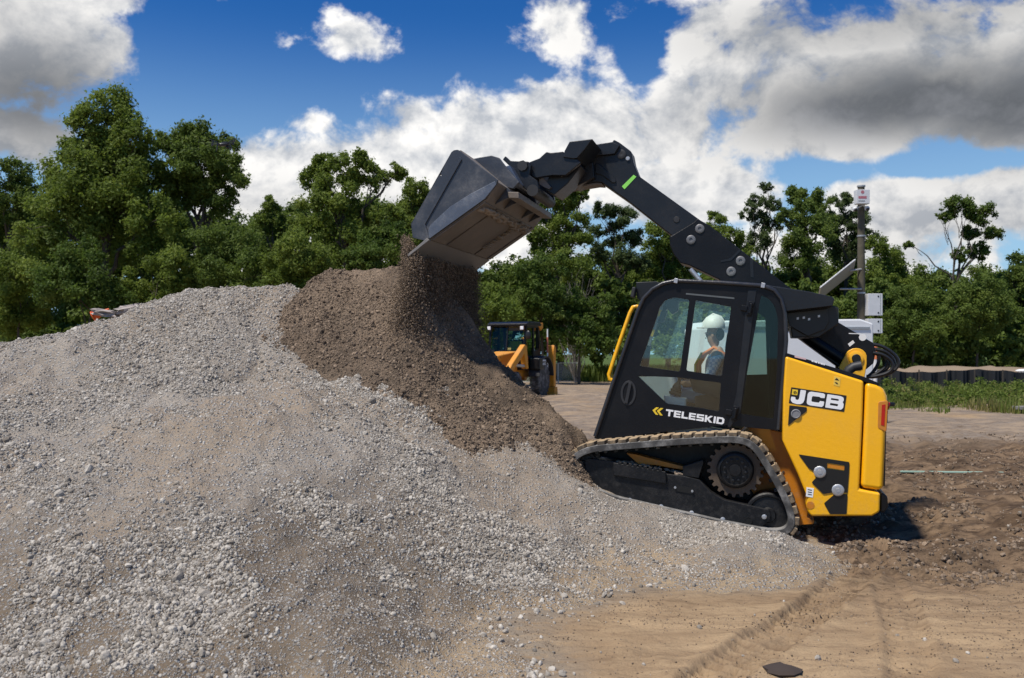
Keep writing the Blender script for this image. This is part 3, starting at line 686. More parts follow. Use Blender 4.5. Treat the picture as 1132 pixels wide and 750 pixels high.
gp_ = [at(*q) for q in [(0, 750, 4.3), (150, 750, 4.3), (300, 750, 4.4), (450, 750, 4.55), (600, 750, 4.68), (0, 650, 4.9), (0, 560, 5.7), (150, 600, 5.3), (300, 560, 5.9), (150, 500, 6.4), (0, 450, 7.1), (300, 450, 7.4), (150, 420, 7.9), (300, 640, 5.2),
    (0, 385, 9.2), (50, 373, 9.3), (100, 354, 9.4), (145, 347, 9.5), (200, 327, 9.7), (260, 324, 9.9), (330, 331, 9.9), (310, 400, 8.8), (400, 412, 8.7), (440, 410, 8.65), (470, 432, 8.55), (520, 472, 8.35), (560, 480, 8.4), (610, 500, 8.45),
    (640, 528, 8.3), (700, 575, 7.75), (760, 600, 7.6), (600, 560, 7.5), (500, 560, 6.9), (400, 560, 6.4), (400, 480, 7.4), (480, 500, 7.7), (500, 650, 5.9), (400, 650, 5.4), (600, 640, 6.3), (650, 640, 6.55), (690, 650, 6.5), (560, 690, 5.6)]]
gp_ += [wl(*q) for q in [(669, 547, -.05), (726, 561, -.05), (762, 571, -.05), (795, 579, -.05), (838, 588, -.05), (866, 598, -.06)]]
BOT = [S(*c4(*q), 0.) for q in ((150, 322), (300, 384), (500, 430), (700, 476), (925, 520))]
gp_ += [world((v.x, w_, v.z - .03)) for v in BOT for w_ in (.6, 1.3, 2.0)]
gp_ += [Vector(q) for q in [(-3.5, 11.5, 1.6), (-5.6, 11, 1.4), (-1.5, 11.5, 1.6), (-4, 13.5, .4), (-1.5, 13.5, .4), (-6.5, 13, .3), (0, 10.3, 1.1), (.8, 10.2, .35), (1, 11.5, .0), (0, 12.5, .1), (1.7, 10.4, .1), (.5, 9.6, .8), (2.2, 11.2, -.02), (-7.6, 9, 1.5), (-7, 6, .7), (-5.2, 4.2, .1), (3.3, 8.4, -.06), (3.1, 10, -.02), (1.95, 7.05, .16), (2.4, 7.35, .12), (2.75, 7.75, .02), (2.75, 7.1, -.12), (2.2, 6.25, -.12), (1.6, 5.45, -.14), (1, 4.9, -.14), (3.3, 7.7, -.12), (.75, 4.3, -.14), (4, 9, -.05), (4, 7, -.05), (2.6, 5, -.06), (2.8, 11.5, -.05), (1.5, 13, -.05), (-7, 15, -.05), (-3, 15.5, -.05), (0, 15, -.05), (3, 14.5, -.05)]]
Fg = tps(gp_)
sp_ = [at(*q) for q in [(375, 300, 10.3), (405, 299, 10.2), (440, 299, 10.1), (480, 318, 9.95), (515, 353, 9.85), (545, 388, 9.7), (560, 403, 9.6), (582, 424, 9.45), (600, 446, 9.35), (630, 475, 9.1), (647, 490, 9.0), (560, 432, 10.2), (600, 475, 10.0), (530, 392, 10.4), (333, 324, 10.0), (316, 344, 9.5), (306, 379, 9.05), (320, 400, 8.85), (400, 408, 8.65), (438, 412, 8.6), (470, 434, 8.48), (520, 470, 8.3), (560, 488, 8.3), (600, 503, 8.35), (628, 519, 8.36),
   (400, 338, 9.35), (370, 360, 9.15), (450, 330, 9.2), (468, 338, 9.15), (440, 370, 8.93), (478, 378, 8.95), (480, 402, 8.78), (500, 378, 9.2), (540, 430, 8.9), (560, 454, 8.65), (600, 467, 8.75), (615, 482, 8.6), (575, 475, 8.5), (628, 500, 8.5), (520, 440, 8.65), (485, 338, 9.6)]]
sp_ += [wl(*q) for q in [(656, 532, .45), (668, 530, 1.3)]]
sp_ += [Vector(q) for q in [(-1.6, 11.3, 1.9), (-.9, 11.4, 2.1), (-.2, 11.2, 1.5), (.4, 10.7, 1.0), (.8, 10.4, .5), (-2.6, 10.6, 1.5), (-2.9, 9.6, 1.7), (-2.8, 8.6, 1.0), (-2, 7.8, .7), (-1.2, 7.6, .6), (-.5, 7.4, .1), (.2, 7.4, -.1), (.7, 7.6, -.1), (1.4, 8.3, .0), (1.5, 9.6, .1), (1.2, 11, .0), (-1, 13, .3), (1, 13, -.3), (-3, 12.5, .3), (2.2, 8.4, -.3), (2.4, 10, -.4)]]
Fs = tps(sp_)
def gravel_h(X, Y):
    h = Fg(X, Y); k = sst(-.02, .15, h)
    n = .13 * fbm(X * 1.1, Y * 1.1, 3, 5) + .06 * fbm(X * 3.1, Y * 3.1, 3, 9) - .07 * np.maximum(0, .14 - np.abs(fbm(X * .95 + 7, Y * .7, 3, 15))) / .14 * sst(-.1, .3, fbm(X * .6, Y * .6, 2, 16) + .1) + .026 * fbm(X * 11, Y * 11, 3, 21)
    lump = np.maximum(0, fbm(X * 2.2 + 4, Y * 1.4, 3, 31) - .12) * .13         # slumped ridges
    near_trk = np.clip(np.exp(-((X - 1.6) ** 2 / 1.2 + (Y - 8.1) ** 2 / .4)) * 1.7 + 1.5 * np.exp(-((X + 1.9) ** 2 / .6 + (Y - 9.1) ** 2 / .4)), 0, 1.7)
    return h + (n + lump) * (.25 + .75 * k) * (1 - .5 * near_trk)
def soil_h(X, Y):
    h = Fs(X, Y)
    rill = .07 * fbm((X * .75 + Y * .65) * 5, (X * .65 - Y * .75) * 1.2, 3, 61)
    return h + .12 * fbm(X * 1.7, Y * 1.7, 3, 41) + .075 * fbm(X * 6, Y * 6, 3, 44) + .018 * fbm(X * 26, Y * 26, 2, 47) + rill * sst(-.8, .3, X)
def grid(xs, ys):
    X, Y = np.meshgrid(xs, ys); nx, ny = len(xs), len(ys)
    i = np.arange(nx * ny).reshape(ny, nx)
    F = np.stack([i[:-1, :-1], i[:-1, 1:], i[1:, 1:], i[1:, :-1]], -1).reshape(-1, 4)
    return X, Y, F
def keep(V, F, mask):
    F = F[mask[F].any(axis=1)]; u = np.unique(F); m = np.full(len(V), -1); m[u] = np.arange(len(u)); return V[u], m[F]
# ------------------------------------------------- ground sheet to the horizon
def steps(segs):
    out = [segs[0][0]]
    for a, b, s in segs:
        n = max(1, int(round((b - a) / s))); out += list(a + (b - a) * np.arange(1, n + 1) / n)
    return np.array(out)
def geo(a, b, s, g):
    out = [a]; 
    while out[-1] < b: out.append(out[-1] + s); s *= g
    return out[1:]
xs = steps([(-9, -.5, .12), (-.5, 6, .022), (6, 12, .05), (12, 22, .12)])
xs = np.array([-v for v in geo(9, 700, .3, 1.18)][::-1] + list(xs) + geo(22, 700, .3, 1.18))
ys = steps([(2.2, 9, .022), (9, 16, .05), (16, 40, .16)]); ys = np.array([-v for v in geo(-2.2, 200, .4, 1.3)][::-1] + list(ys) + geo(40, 800, .3, 1.14))
TRK = [at(*q) for q in ((963, 612, 7.7), (940, 640, 6.8), (900, 672, 6.03), (850, 708, 5.35), (800, 742, 4.83), (740, 800, 4.15))]
TRK2 = [at(*q) for q in ((965, 612, 7.7), (985, 650, 6.54), (1000, 690, 5.67), (1010, 750, 4.72), (1015, 800, 4.15))]
def polyd(X, Y, pl):
    D = np.full(X.shape, 1e9); Sg = np.zeros(X.shape); s0 = 0; Sd = np.zeros(X.shape)
    for a, b in zip(pl, pl[1:]):
        dx, dy = b.x - a.x, b.y - a.y; L = math.hypot(dx, dy)
        t = np.clip(((X - a.x) * dx + (Y - a.y) * dy) / L / L, 0, 1)
        ex, ey = X - a.x - t * dx, Y - a.y - t * dy; d = np.hypot(ex, ey); m = d < D
        sd = (ex * dy - ey * dx) / L
        Sg = np.where(m, s0 + t * L, Sg); Sd = np.where(m, sd, Sd); D = np.where(m, d, D); s0 += L
    return D, Sg, Sd
def ground_h(X, Y):
    near = sst(60, 14, np.hypot(X, Y - 5))
    z = .05 * fbm(X * .35, Y * .35, 3, 3) * sst(300, 20, np.hypot(X, Y)) 
    # churned mud on the right, drawn out along the driving direction
    mud = sst(2.0, 3.2, X + .25 * (Y - 8)) * sst(6.3, 7.4, Y + .10 * X) * sst(23, 16, Y)
    a = fbm(X * .9, Y * 2.6, 4, 71); b = np.abs(fbm(X * 1.6 + 3, Y * 4.2, 4, 75))
    z += mud * (.16 * a + .16 * b) + near * .012 * fbm(X * 6, Y * 9, 3, 77)
    z += .07 * fbm(X * .7, Y * 1.5, 4, 88) * sst(12, 16, Y) * sst(60, 40, Y)
    z += .05 * np.abs(fbm(X * 2.2, Y * 5.5, 3, 82)) * sst(7.4, 5.5, Y) * near + .012 * mud * fbm(X * 14, Y * 18, 2, 85)
    for pl, wd, dp in ((TRK, .17, .06), (TRK2, .15, .03)):
        D, Sg, Sd = polyd(X, Y, pl)
        w = sst(wd, wd * .75, D); lug = .5 + .5 * np.sign(np.sin(2 * math.pi * (Sg / .085 + np.abs(Sd) * 2.)))
        rail = np.exp(-((D - wd) / .04) ** 2) * .012
        grooves = .6 + .4 * (np.abs(np.abs(Sd) - wd * .45) < wd * .3)
        z += -dp * w * (.35 + .65 * lug) * grooves * (.6 + .8 * sst(-.2, .25, fbm(X * 1.5, Y * 1.5, 2, 90))) + rail
    return z - .06 * sst(-1, -4, X) 
X, Y, F = grid(xs, ys)
Z = ground_h(X, Y)
# low bank of bare soil far right behind the black silt fence
bank = np.exp(-((Y - 47) / 3.2) ** 2) * sst(12.5, 17, X) * sst(60, 45, X)
Z += bank * (.88 + .5 * fbm(X * .5, Y * .5, 3, 95))
Z += np.exp(-((Y - 21 - .8 * fbm(X * .3, Y * 0, 2, 33)) / 1.0) ** 2) * .16 * (fbm(X * .6, Y * 1.2, 3, 34) + .4) * sst(0, 3, X) + np.exp(-((Y - 27) / 1.2) ** 2) * .22 * (fbm(X * .5, Y, 3, 36) + .4)
bank2 = np.exp(-((Y - 33) / 1.6) ** 2 - ((X - 3.2) / 2.2) ** 2) * .22; Z += bank2
V = np.stack([X, Y, Z], -1).reshape(-1, 3)
print_ = np.zeros(X.shape)
for pl, wd in ((TRK, .18), (TRK2, .17)):
    D, Sg, Sd = polyd(X, Y, pl); print_ = np.maximum(print_, sst(wd, wd * .8, D) * (.45 + .55 * (np.sin(2 * math.pi * (Sg / .085 + np.abs(Sd) * 2.)) > 0)) * sst(-.35, .1, fbm(X * 2, Y * 2, 3, 92)))
m, nt, out = newmat('site_ground'); g = NT(nt)
pos = g.n('ShaderNodeNewGeometry').outputs['Position']; sx_ = g.n('ShaderNodeSeparateXYZ', {0: pos}); px_, py_, pz_ = sx_.outputs
flat = g.n('ShaderNodeCombineXYZ', {0: px_, 1: py_, 2: 0.}).outputs[0]
st = g.n('ShaderNodeMapping', {'Vector': flat, 'Scale': (.8, 2.4, 1)}).outputs[0]
n1 = g.noise(flat, .35, 5, .6); n2 = g.noise(st, 1.3, 6, .65); n3 = g.noise(st, 6., 5, .7); n4 = g.noise(flat, 30., 4, .7)
tan = g.mix(g.ss(n2, .35, .65), (.38, .268, .158), (.275, .188, .11))
tan = g.mix(g.math('MULTIPLY', g.n('ShaderNodeAttribute', attribute_name='pile').outputs['Fac'], g.ss(n3, .3, .55)), tan, (.235, .195, .15))
tan = g.mix(g.math('MULTIPLY', g.ss(n3, .5, .7), .5), tan, (.155, .10, .06))
mudc = g.mix(g.ss(n2, .36, .64), (.098, .063, .038), (.22, .148, .09)); mudc = g.mix(g.ss(n3, .42, .66), mudc, (.054, .035, .022))
wob = g.math('MULTIPLY_ADD', n2, 1.6, -.8)
yy = g.math('ADD', py_, wob)
tocam = g.math('MULTIPLY_ADD', px_, .16, yy)
tan = g.mix(g.math('MULTIPLY', g.n('ShaderNodeAttribute', attribute_name='print').outputs['Fac'], .6), tan, (.15, .10, .062))
fm = g.math('MULTIPLY', g.ss(g.math('MULTIPLY_ADD', n3, 1.2, tocam), 6.5, 9.0), g.ss(yy, 21, 15.5))
c = g.mix(fm, tan, mudc)
pale = g.math('MULTIPLY', g.math('MULTIPLY', g.ss(yy, 15.5, 18), g.ss(n1, .3, .5)), .9)
c = g.mix(pale, c, g.mix(g.ss(n2, .38, .58), (.31, .235, .165), g.mix(g.ss(n3, .35, .65), (.13, .095, .068), (.25, .21, .175))))
yy2 = g.math('MULTIPLY_ADD', n1, 8., g.math('ADD', py_, -4.))
c = g.mix(g.math('MULTIPLY', g.ss(yy2, 27, 29), g.ss(px_, 9.5, 11.5)), c, g.mix(n2, (.07, .09, .02), (.12, .10, .045)))      # weedy strip
c = g.mix(g.math('MULTIPLY', g.ss(py_, 43.0, 44.0), g.ss(py_, 53, 50)), c, g.mix(n3, (.33, .25, .17), (.22, .165, .12)))
c = g.mix(g.ss(yy2, 53, 58), c, g.mix(n2, (.05, .09, .015), (.08, .11, .025)))
hg = g.math('ADD', g.math('MULTIPLY', n3, .6), g.math('MULTIPLY', n4, .25))
bp = g.n('ShaderNodeBump', {'Strength': .9, 'Distance': .05, 'Height': hg})
p = g.n('ShaderNodeBsdfPrincipled', {'Base Color': c, 'Roughness': .92, 'Specular IOR Level': .2, 'Normal': bp.outputs[0]}); nt.links.new(p.outputs[0], out.inputs[0])
tag(npmesh('ground', V, F, m, None, {'print': print_.ravel(), 'pile': sst(-.07, .02, Fg(X, Y)).ravel()}, smooth=True), kind='structure')
# ------------------------------------------------- heaps
def heapmat(name, cols, pebs, pebscale, bump, extra=None):
    m, nt, out = newmat(name); g = NT(nt)
    pos = g.n('ShaderNodeNewGeometry').outputs['Position']
    a = g.noise(pos, .8, 5, .6); b = g.noise(pos, 3.5, 6, .68); d = g.noise(pos, 55., 4, .75)
    v = g.n('ShaderNodeTexVoronoi', {'Vector': pos, 'Scale': pebscale}); v2 = g.n('ShaderNodeTexVoronoi', {'Vector': pos, 'Scale': pebscale * 2.3})
    vc = g.n('ShaderNodeSeparateColor', {0: v.outputs['Color']}).outputs[0]; vc2 = g.n('ShaderNodeSeparateColor', {0: v2.outputs['Color']}).outputs[0]
    c = g.mix(g.ss(b, .38, .64), cols[0], cols[1]); c = g.mix(g.ss(a, .42, .60), c, cols[2])
    c = g.mix(g.math('MULTIPLY', g.ss(d, .35, .75), .5), c, cols[3])
    if extra: c = extra(g, pos, a, b, c)
    pb = g.math('MULTIPLY', g.math('MULTIPLY', g.ss(vc, .45, .5), g.ss(v.outputs['Distance'], .5, .35)), g.ss(b, .36, .5))
    pb2 = g.math('MULTIPLY', g.ss(vc2, .35, .4), g.ss(v2.outputs['Distance'], .5, .35))
    c = g.mix(g.math('MULTIPLY', pb2, .65), c, g.mix(vc2, *pebs)); c = g.mix(g.math('MULTIPLY', pb, .8), c, g.mix(vc, *pebs))
    h = g.math('MULTIPLY', g.ss(v.outputs['Distance'], .6, .0), pb); h2 = g.math('MULTIPLY', g.ss(v2.outputs['Distance'], .6, 0.), pb2)
    hh = g.math('ADD', g.math('MULTIPLY_ADD', h, 1., g.math('MULTIPLY', h2, .5)), g.math('MULTIPLY', d, .5))
    bp = g.n('ShaderNodeBump', {'Strength': 1., 'Distance': bump, 'Height': hh})
    p = g.n('ShaderNodeBsdfPrincipled', {'Base Color': c, 'Roughness': .95, 'Specular IOR Level': .15, 'Normal': bp.outputs[0]}); nt.links.new(p.outputs[0], out.inputs[0])
    return m
def gext(g, pos, a, b, c):     # browner, damp soil spread low on the front of the heap
    z = g.n('ShaderNodeSeparateXYZ', {0: pos}).outputs
    low = g.math('MULTIPLY', g.ss(g.math('MULTIPLY_ADD', a, 1.5, g.math('ADD', z[2], -.80)), .90, .25), g.ss(g.math('MULTIPLY_ADD', a, 2., g.math('ADD', z[1], -1.)), 7.4, 6.3))
    c = g.mix(g.math('MULTIPLY', low, .85), c, g.mix(b, (.185, .14, .095), (.105, .078, .054)))
    edge = g.ss(g.math('MULTIPLY_ADD', b, .20, g.math('ADD', z[2], -.10)), .16, .02)
    return g.mix(edge, c, g.mix(g.ss(b, .35, .65), (.36, .268, .168), (.265, .19, .118)))
mg = heapmat('crushed_stone_heap', [(.37, .32, .262), (.28, .24, .198), (.31, .245, .18), (.17, .142, .115)], ((.30, .29, .275), (.55, .54, .52)), 38., .022, gext)
ms = heapmat('dark_topsoil_heap', [(.21, .152, .106), (.122, .090, .064), (.27, .198, .138), (.064, .047, .034)], ((.10, .075, .055), (.25, .20, .15)), 60., .022)
X, Y, F = grid(steps([(-8.5, -6.5, .06), (-6.5, 4.6, .026)]), steps([(3.2, 10.4, .026), (10.4, 16, .07)]))
Hg = gravel_h(X, Y)
V, F2 = keep(np.stack([X, Y, Hg], -1).reshape(-1, 3), F, (Hg > -.05).ravel())
gravel = npmesh('gravel_pile', V, F2, mg, smooth=True)
tag(gravel, 'wide heap of pale grey crushed stone filling the front', 'gravel pile')
X, Y, F = grid(steps([(-3.4, 2.4, .021)]), steps([(7.2, 10.9, .021), (10.9, 13.5, .06)]))
Hs = soil_h(X, Y); mk = (Hs > gravel_h(X, Y) - .04) & (Hs > -.1)
V, F2 = keep(np.stack([X, Y, Hs], -1).reshape(-1, 3), F, mk.ravel())
soil = npmesh('soil_pile', V, F2, ms, smooth=True)
tag(soil, 'dark brown mound of loose soil under the tipping bucket', 'soil pile')
# ------------------------------------------------- stones: instanced on points
def stonemat(name, lo, hi):
    m, nt, out = newmat(name); g = NT(nt)
    t = g.n('ShaderNodeAttribute', attribute_type='INSTANCER', attribute_name='tint').outputs['Fac']
    pos = g.n('ShaderNodeNewGeometry').outputs['Position']; b = g.noise(pos, 70., 4, .7)
    c = g.mix(t, lo, hi); c = g.mix(g.math('MULTIPLY', g.ss(b, .4, .75), .45), c, tuple(x * .5 for x in lo))
    bp = g.n('ShaderNodeBump', {'Strength': .8, 'Distance': .004, 'Height': b})
    p = g.n('ShaderNodeBsdfPrincipled', {'Base Color': c, 'Roughness': .9, 'Specular IOR Level': .2, 'Normal': bp.outputs[0]}); nt.links.new(p.outputs[0], out.inputs[0]); return m
def rockgroup(name, mat, rough, squash, sub=2):
    ng = bpy.data.node_groups.new(name, 'GeometryNodeTree')
    ng.interface.new_socket('Geometry', in_out='INPUT', socket_type='NodeSocketGeometry'); ng.interface.new_socket('Geometry', in_out='OUTPUT', socket_type='NodeSocketGeometry')
    g = NT(ng); gi = g.n('NodeGroupInput'); go = g.n('NodeGroupOutput'); join = g.n('GeometryNodeGeometryToInstance')
    for k in range(6):
        ico = g.n('GeometryNodeMeshIcoSphere', {'Radius': 1., 'Subdivisions': sub})
        ps = g.n('GeometryNodeInputPosition').outputs[0]
        nz = g.n('ShaderNodeTexNoise', {'Vector': g.n('ShaderNodeVectorMath', {0: ps, 1: (k * 7.1, k * 3.3, 1.7)}, operation='ADD').outputs[0], 'Scale': 1.5, 'Detail': 2., 'Roughness': .7}).outputs[0]
        f = g.math('MULTIPLY_ADD', nz, rough, 1 - rough * .5)
        q = g.n('ShaderNodeVectorMath', {0: ps, 'Scale': f}, operation='SCALE').outputs[0]
        q = g.n('ShaderNodeVectorMath', {0: q, 1: (1.15 - .06 * k, .8 + .05 * k, squash + .04 * (k % 3))}, operation='MULTIPLY').outputs[0]
        sp = g.n('GeometryNodeSetPosition', {'Geometry': ico.outputs[0], 'Position': q})
        sm = g.n('GeometryNodeSetMaterial', {'Geometry': sp.outputs[0], 'Material': mat})
        ss_ = g.n('GeometryNodeSetShadeSmooth', {'Geometry': sm.outputs[0], 'Shade Smooth': False})
        ng.links.new(ss_.outputs[0], join.inputs[0])
    na = lambda nm, ty: g.n('GeometryNodeInputNamedAttribute', {'Name': nm}, data_type=ty).outputs[0]
    iop = g.n('GeometryNodeInstanceOnPoints', {'Points': gi.outputs[0], 'Instance': join.outputs[0], 'Pick Instance': True, 'Instance Index': na('vid', 'INT'), 'Rotation': na('rot', 'FLOAT_VECTOR'), 'Scale': na('sc', 'FLOAT')})
    ng.links.new(iop.outputs[0], go.inputs[0]); return ng
def scatter(name, pts, sc, ng, mat, parent=None, seed=0):
    rg = np.random.default_rng(seed); n = len(pts)
    me = bpy.data.meshes.new(name); me.vertices.add(n); me.vertices.foreach_set('co', np.asarray(pts, np.float32).ravel())
    me.attributes.new('sc', 'FLOAT', 'POINT').data.foreach_set('value', np.asarray(sc, np.float32))
    me.attributes.new('tint', 'FLOAT', 'POINT').data.foreach_set('value', rg.random(n).astype(np.float32))
    me.attributes.new('vid', 'INT', 'POINT').data.foreach_set('value', rg.integers(0, 6, n).astype(np.int32))
    me.attributes.new('rot', 'FLOAT_VECTOR', 'POINT').data.foreach_set('vector', (rg.random((n, 3)) * 6.283).astype(np.float32).ravel())
    me.materials.append(mat); o = link(name, me, parent); md = o.modifiers.new('scatter', 'NODES'); md.node_group = ng
    tag(o, kind='stuff'); return o
m_st = stonemat('crushed_stone', (.20, .172, .14), (.585, .535, .465)); m_cl = stonemat('soil_clod', (.076, .056, .041), (.33, .245, .172))
ng_st = rockgroup('stone_scatter', m_st, 1.15, .62); ng_cl = rockgroup('clod_scatter', m_cl, 1.2, .6, 1)
rg = np.random.default_rng(11)
def patch(X, Y):
    return sst(-.10, .26, fbm(X * .9, Y * .9, 3, 101) * .8 + fbm(X * 2.8, Y * 2.8, 4, 107) * .7)
DEN = [(*at(a, b, c)[:2], r_, k) for a, b, c, r_, k in [(100, 490, 6.6, .9, -.6), (260, 520, 6.3, .8, -.55), (40, 430, 7.6, .8, -.4), (640, 560, 7.4, .7, -.6), (480, 690, 5.1, .6, -.8), (330, 700, 4.9, .45, -.75), (400, 650, 5.5, .4, -.5), (20, 730, 4.5, .35, -.6), (130, 560, 5.8, .4, -.4), (150, 590, 5.5, .45, -.5), (600, 690, 5.4, .5, -.5), (450, 520, 7.2, .55, .5), (520, 610, 6.4, .45, .5), (560, 640, 6.2, .4, .4), (400, 600, 6.0, .45, .35), (720, 630, 6.9, .45, .3), (60, 680, 4.7, .45, .4), (230, 640, 5.1, .35, .35), (420, 430, 8.2, .5, .4)]]
def scat_gravel(n, smin, smax, pw, thr, seed):
    rg = np.random.default_rng(seed)
    u = rg.random(n); Yp = 4.0 + 6.4 * rg.random(n) ** 1.15; Xp = (rg.random(n) * 1.18 - .60) * Yp; ok = Xp < 3.3
    Xp, Yp = Xp[ok], Yp[ok]; h = gravel_h(Xp, Yp); s = soil_h(Xp, Yp)
    upper = sst(7.5, 9, Yp) * sst(0.6, -.5, Xp)
    d = np.clip(patch(Xp, Yp) ** 1.3 + .45 * upper, 0, 1) * (.12 + .88 * sst(.01, .16, h + .12 * fbm(Xp * 3, Yp * 3, 2, 140)))
    yl = (O.y + (Xp - O.x) * math.tan(-ALPHA))   # near side of the loader
    under = (Xp > .55) & (Yp > yl - .02) & (Yp < yl + 2.2)
    for (bx_, by_, rd, am) in DEN: d = d + am * np.exp(-((Xp - bx_) ** 2 + (Yp - by_) ** 2) / rd ** 2)
    d = np.clip(d, 0, 1)
    ok = (h > .015) & (s < h + .01) & (rg.random(len(Xp)) < thr + (1 - thr) * d) & ~under
    Xp, Yp, h = Xp[ok], Yp[ok], h[ok]; sc = smin + (smax - smin) * rg.random(len(Xp)) ** pw
    return np.stack([Xp, Yp, h + sc * .15], -1), sc
P1, s1 = scat_gravel(420000, .003, .0105, 2.0, .06, 1); P2, s2 = scat_gravel(60000, .009, .021, 2.4, .012, 2); P3, s3 = scat_gravel(800, .018, .038, 2.6, .05, 3)
P0, s0 = scat_gravel(260000, .002, .0055, 1.5, .22, 4)
scatter('stones', np.r_[P0, P1, P2, P3], np.r_[s0, s1, s2, s3], ng_st, m_st, gravel, 5)
# loose stones and clods lying about on the flat ground
n = 60000; Yp = 4.2 + 5 * rg.random(n) ** 1.3; Xp = (rg.random(n) * .75 - .1) * Yp; hg = gravel_h(Xp, Yp); gz = ground_h(Xp, Yp)
ok = (hg < gz + .01) & (rg.random(n) < .005 + .5 * sst(-.06, .03, Fg(Xp, Yp) + .04 * fbm(Xp * 3, Yp * 3, 2, 141)) ** 2); Xp, Yp, gz = Xp[ok], Yp[ok], gz[ok]; sc = .003 + .022 * rg.random(len(Xp)) ** 7
tag(scatter('gravel', np.stack([Xp, Yp, gz + sc * .2], -1), sc, ng_st, m_st, None, 6), None, None)
n = 60000; Yp = 6.6 + 12 * rg.random(n) ** 1.3; Xp = .23 * Yp + rg.random(n) * .5 * Yp; gz = ground_h(Xp, Yp)
dens = patch(Xp * .8, Yp * 2.2); ok = (gravel_h(Xp, Yp) < gz) & (rg.random(n) < dens) & (Yp + .15 * Xp > 7.3 + vn(Xp * 2, Yp, 5) + 1.3 * rg.random(len(Xp)) ** 2); Xp, Yp, gz = Xp[ok], Yp[ok], gz[ok]; sc = .004 + .026 * rg.random(len(Xp)) ** 4
n = 60000; Xg = rg.random(n); Yg = 4.2 + 4.6 * rg.random(n); Xg = (-.12 + .74 * Xg) * Yg; zg = ground_h(Xg, Yg); ok = (gravel_h(Xg, Yg) < zg + .004) & (rg.random(n) < .15 + .85 * sst(-.1, .25, fbm(Xg * 1.4, Yg * 3, 3, 160)))
Xp, Yp, gz = np.r_[Xp, Xg[ok]], np.r_[Yp, Yg[ok]], np.r_[gz, zg[ok]]; sc = np.r_[sc, .0015 + .007 * rg.random(int(ok.sum())) ** 6]
scatter('mud_clods', np.stack([Xp, Yp, gz + sc * .1], -1), sc, ng_cl, m_cl, None, 7)
n = 230000; Xp = -3.2 + 5.4 * rg.random(n); Yp = 7.4 + 3.4 * rg.random(n); h = soil_h(Xp, Yp); gh = gravel_h(Xp, Yp)
lim = -.07 * rg.random(n) ** 2
ok = (h > gh + lim) & (h > 0) & (rg.random(n) < .10 + .9 * sst(-.30, .25, fbm(Xp * 1.3, Yp * 1.3, 3, 150))); Xp, Yp, h = Xp[ok], Yp[ok], np.maximum(h, gh)[ok]; sc = .0025 + .011 * rg.random(len(Xp)) ** 5 + .022 * rg.random(len(Xp)) ** 40
scatter('clods', np.stack([Xp, Yp, h + sc * .2], -1), sc, ng_cl, m_cl, soil, 8)
# ------------------------------------------------- soil pouring off the bucket lip
n = 190000
lipA = world(S(*c2(84, 536), 0) + Vector((.05, 0, 0))); lipB = world(Vector(RINV @ (lipA - O)) + Vector((0, 1.95, 0)))
t = rg.random(n); fall = rg.random(n) ** 1.1
A = np.array(lipA); B = np.array(lipB)
base = A[None] + (B - A)[None] * t[:, None]
drop = 1.05 * fall
spread = .035 + .10 * fall
dx = rg.normal(0, 1, n) * spread - .10 * np.sqrt(fall) + .10 * (vn(t * 9, fall * 0 + 2, 3)); dy = rg.normal(0, .5, n) * spread - .03
pts = base + np.stack([dx, dy, -drop + rg.normal(0, .02, n)], -1)
# near-side spill past the open corner of the bucket
n2 = 40000; f2 = rg.random(n2); k2 = rg.random(n2)
cA = np.array(world(S(449, 258, .2))); cB = np.array(world(S(458, 284, .1)))
p2 = cA[None] + (cB - cA)[None] * k2[:, None] + np.stack([rg.normal(-.01, .025, n2) - .06 * f2 + rg.normal(0, .05, n2) * f2, rg.normal(.15, .12, n2), -1.0 * f2], -1)
pts = np.r_[pts, p2]
hh = np.maximum(soil_h(pts[:, 0], pts[:, 1]), 0); pts = pts[pts[:, 2] > hh - .01]
sc = .0025 + .008 * rg.random(len(pts)) ** 3.5
scatter('falling_soil', pts, sc, ng_cl, m_cl, None, 9)
# load of soil still inside the bucket
mb = MB(); prism(mb, c2, [(96, 452), (120, 380), (200, 340), (330, 330), (380, 302), (168, 456), (150, 466)], .04, 1.94, wt=0.); o = mb.build('bucket_soil', ms)
tag(o, 'brown soil sliding out over the lip of the raised bucket', 'soil')
# ======================================================== TREES
def leafmat(name, c0, c1, c2):
    m, nt, out = newmat(name); g = NT(nt)
    t = g.n('ShaderNodeAttribute', attribute_name='tint').outputs['Fac']
    c = g.mix(g.ss(t, 0., .5), c0, c1); c = g.mix(g.ss(t, .5, 1.), c, c2)
    d = g.n('ShaderNodeBsdfPrincipled', {'Base Color': c, 'Roughness': .6, 'Specular IOR Level': .3}); tr = g.n('ShaderNodeBsdfTranslucent', {'Color': c})
    mx = g.n('ShaderNodeMixShader', {0: .5, 1: d.outputs[0], 2: tr.outputs[0]}); nt.links.new(mx.outputs[0], out.inputs[0]); return m
ML = {'mid': leafmat('mid_green_leaves', (.10, .145, .020), (.165, .225, .034), (.235, .29, .052)),
      'dark': leafmat('dark_green_leaves', (.080, .124, .020), (.134, .192, .033), (.19, .245, .047)),
      'light': leafmat('yellow_green_leaves', (.060, .10, .016), (.105, .165, .026), (.17, .215, .04)),
      'grey': leafmat('grey_green_leaves', (.055, .088, .026), (.092, .135, .042), (.14, .18, .062)),
      'grass': leafmat('grass_blades', (.10, .15, .022), (.17, .225, .04), (.28, .25, .09))}
MBK = paint('tree_bark', (.075, .06, .045), .9, dust=.4, dcol=(.14, .125, .10), scale=8)
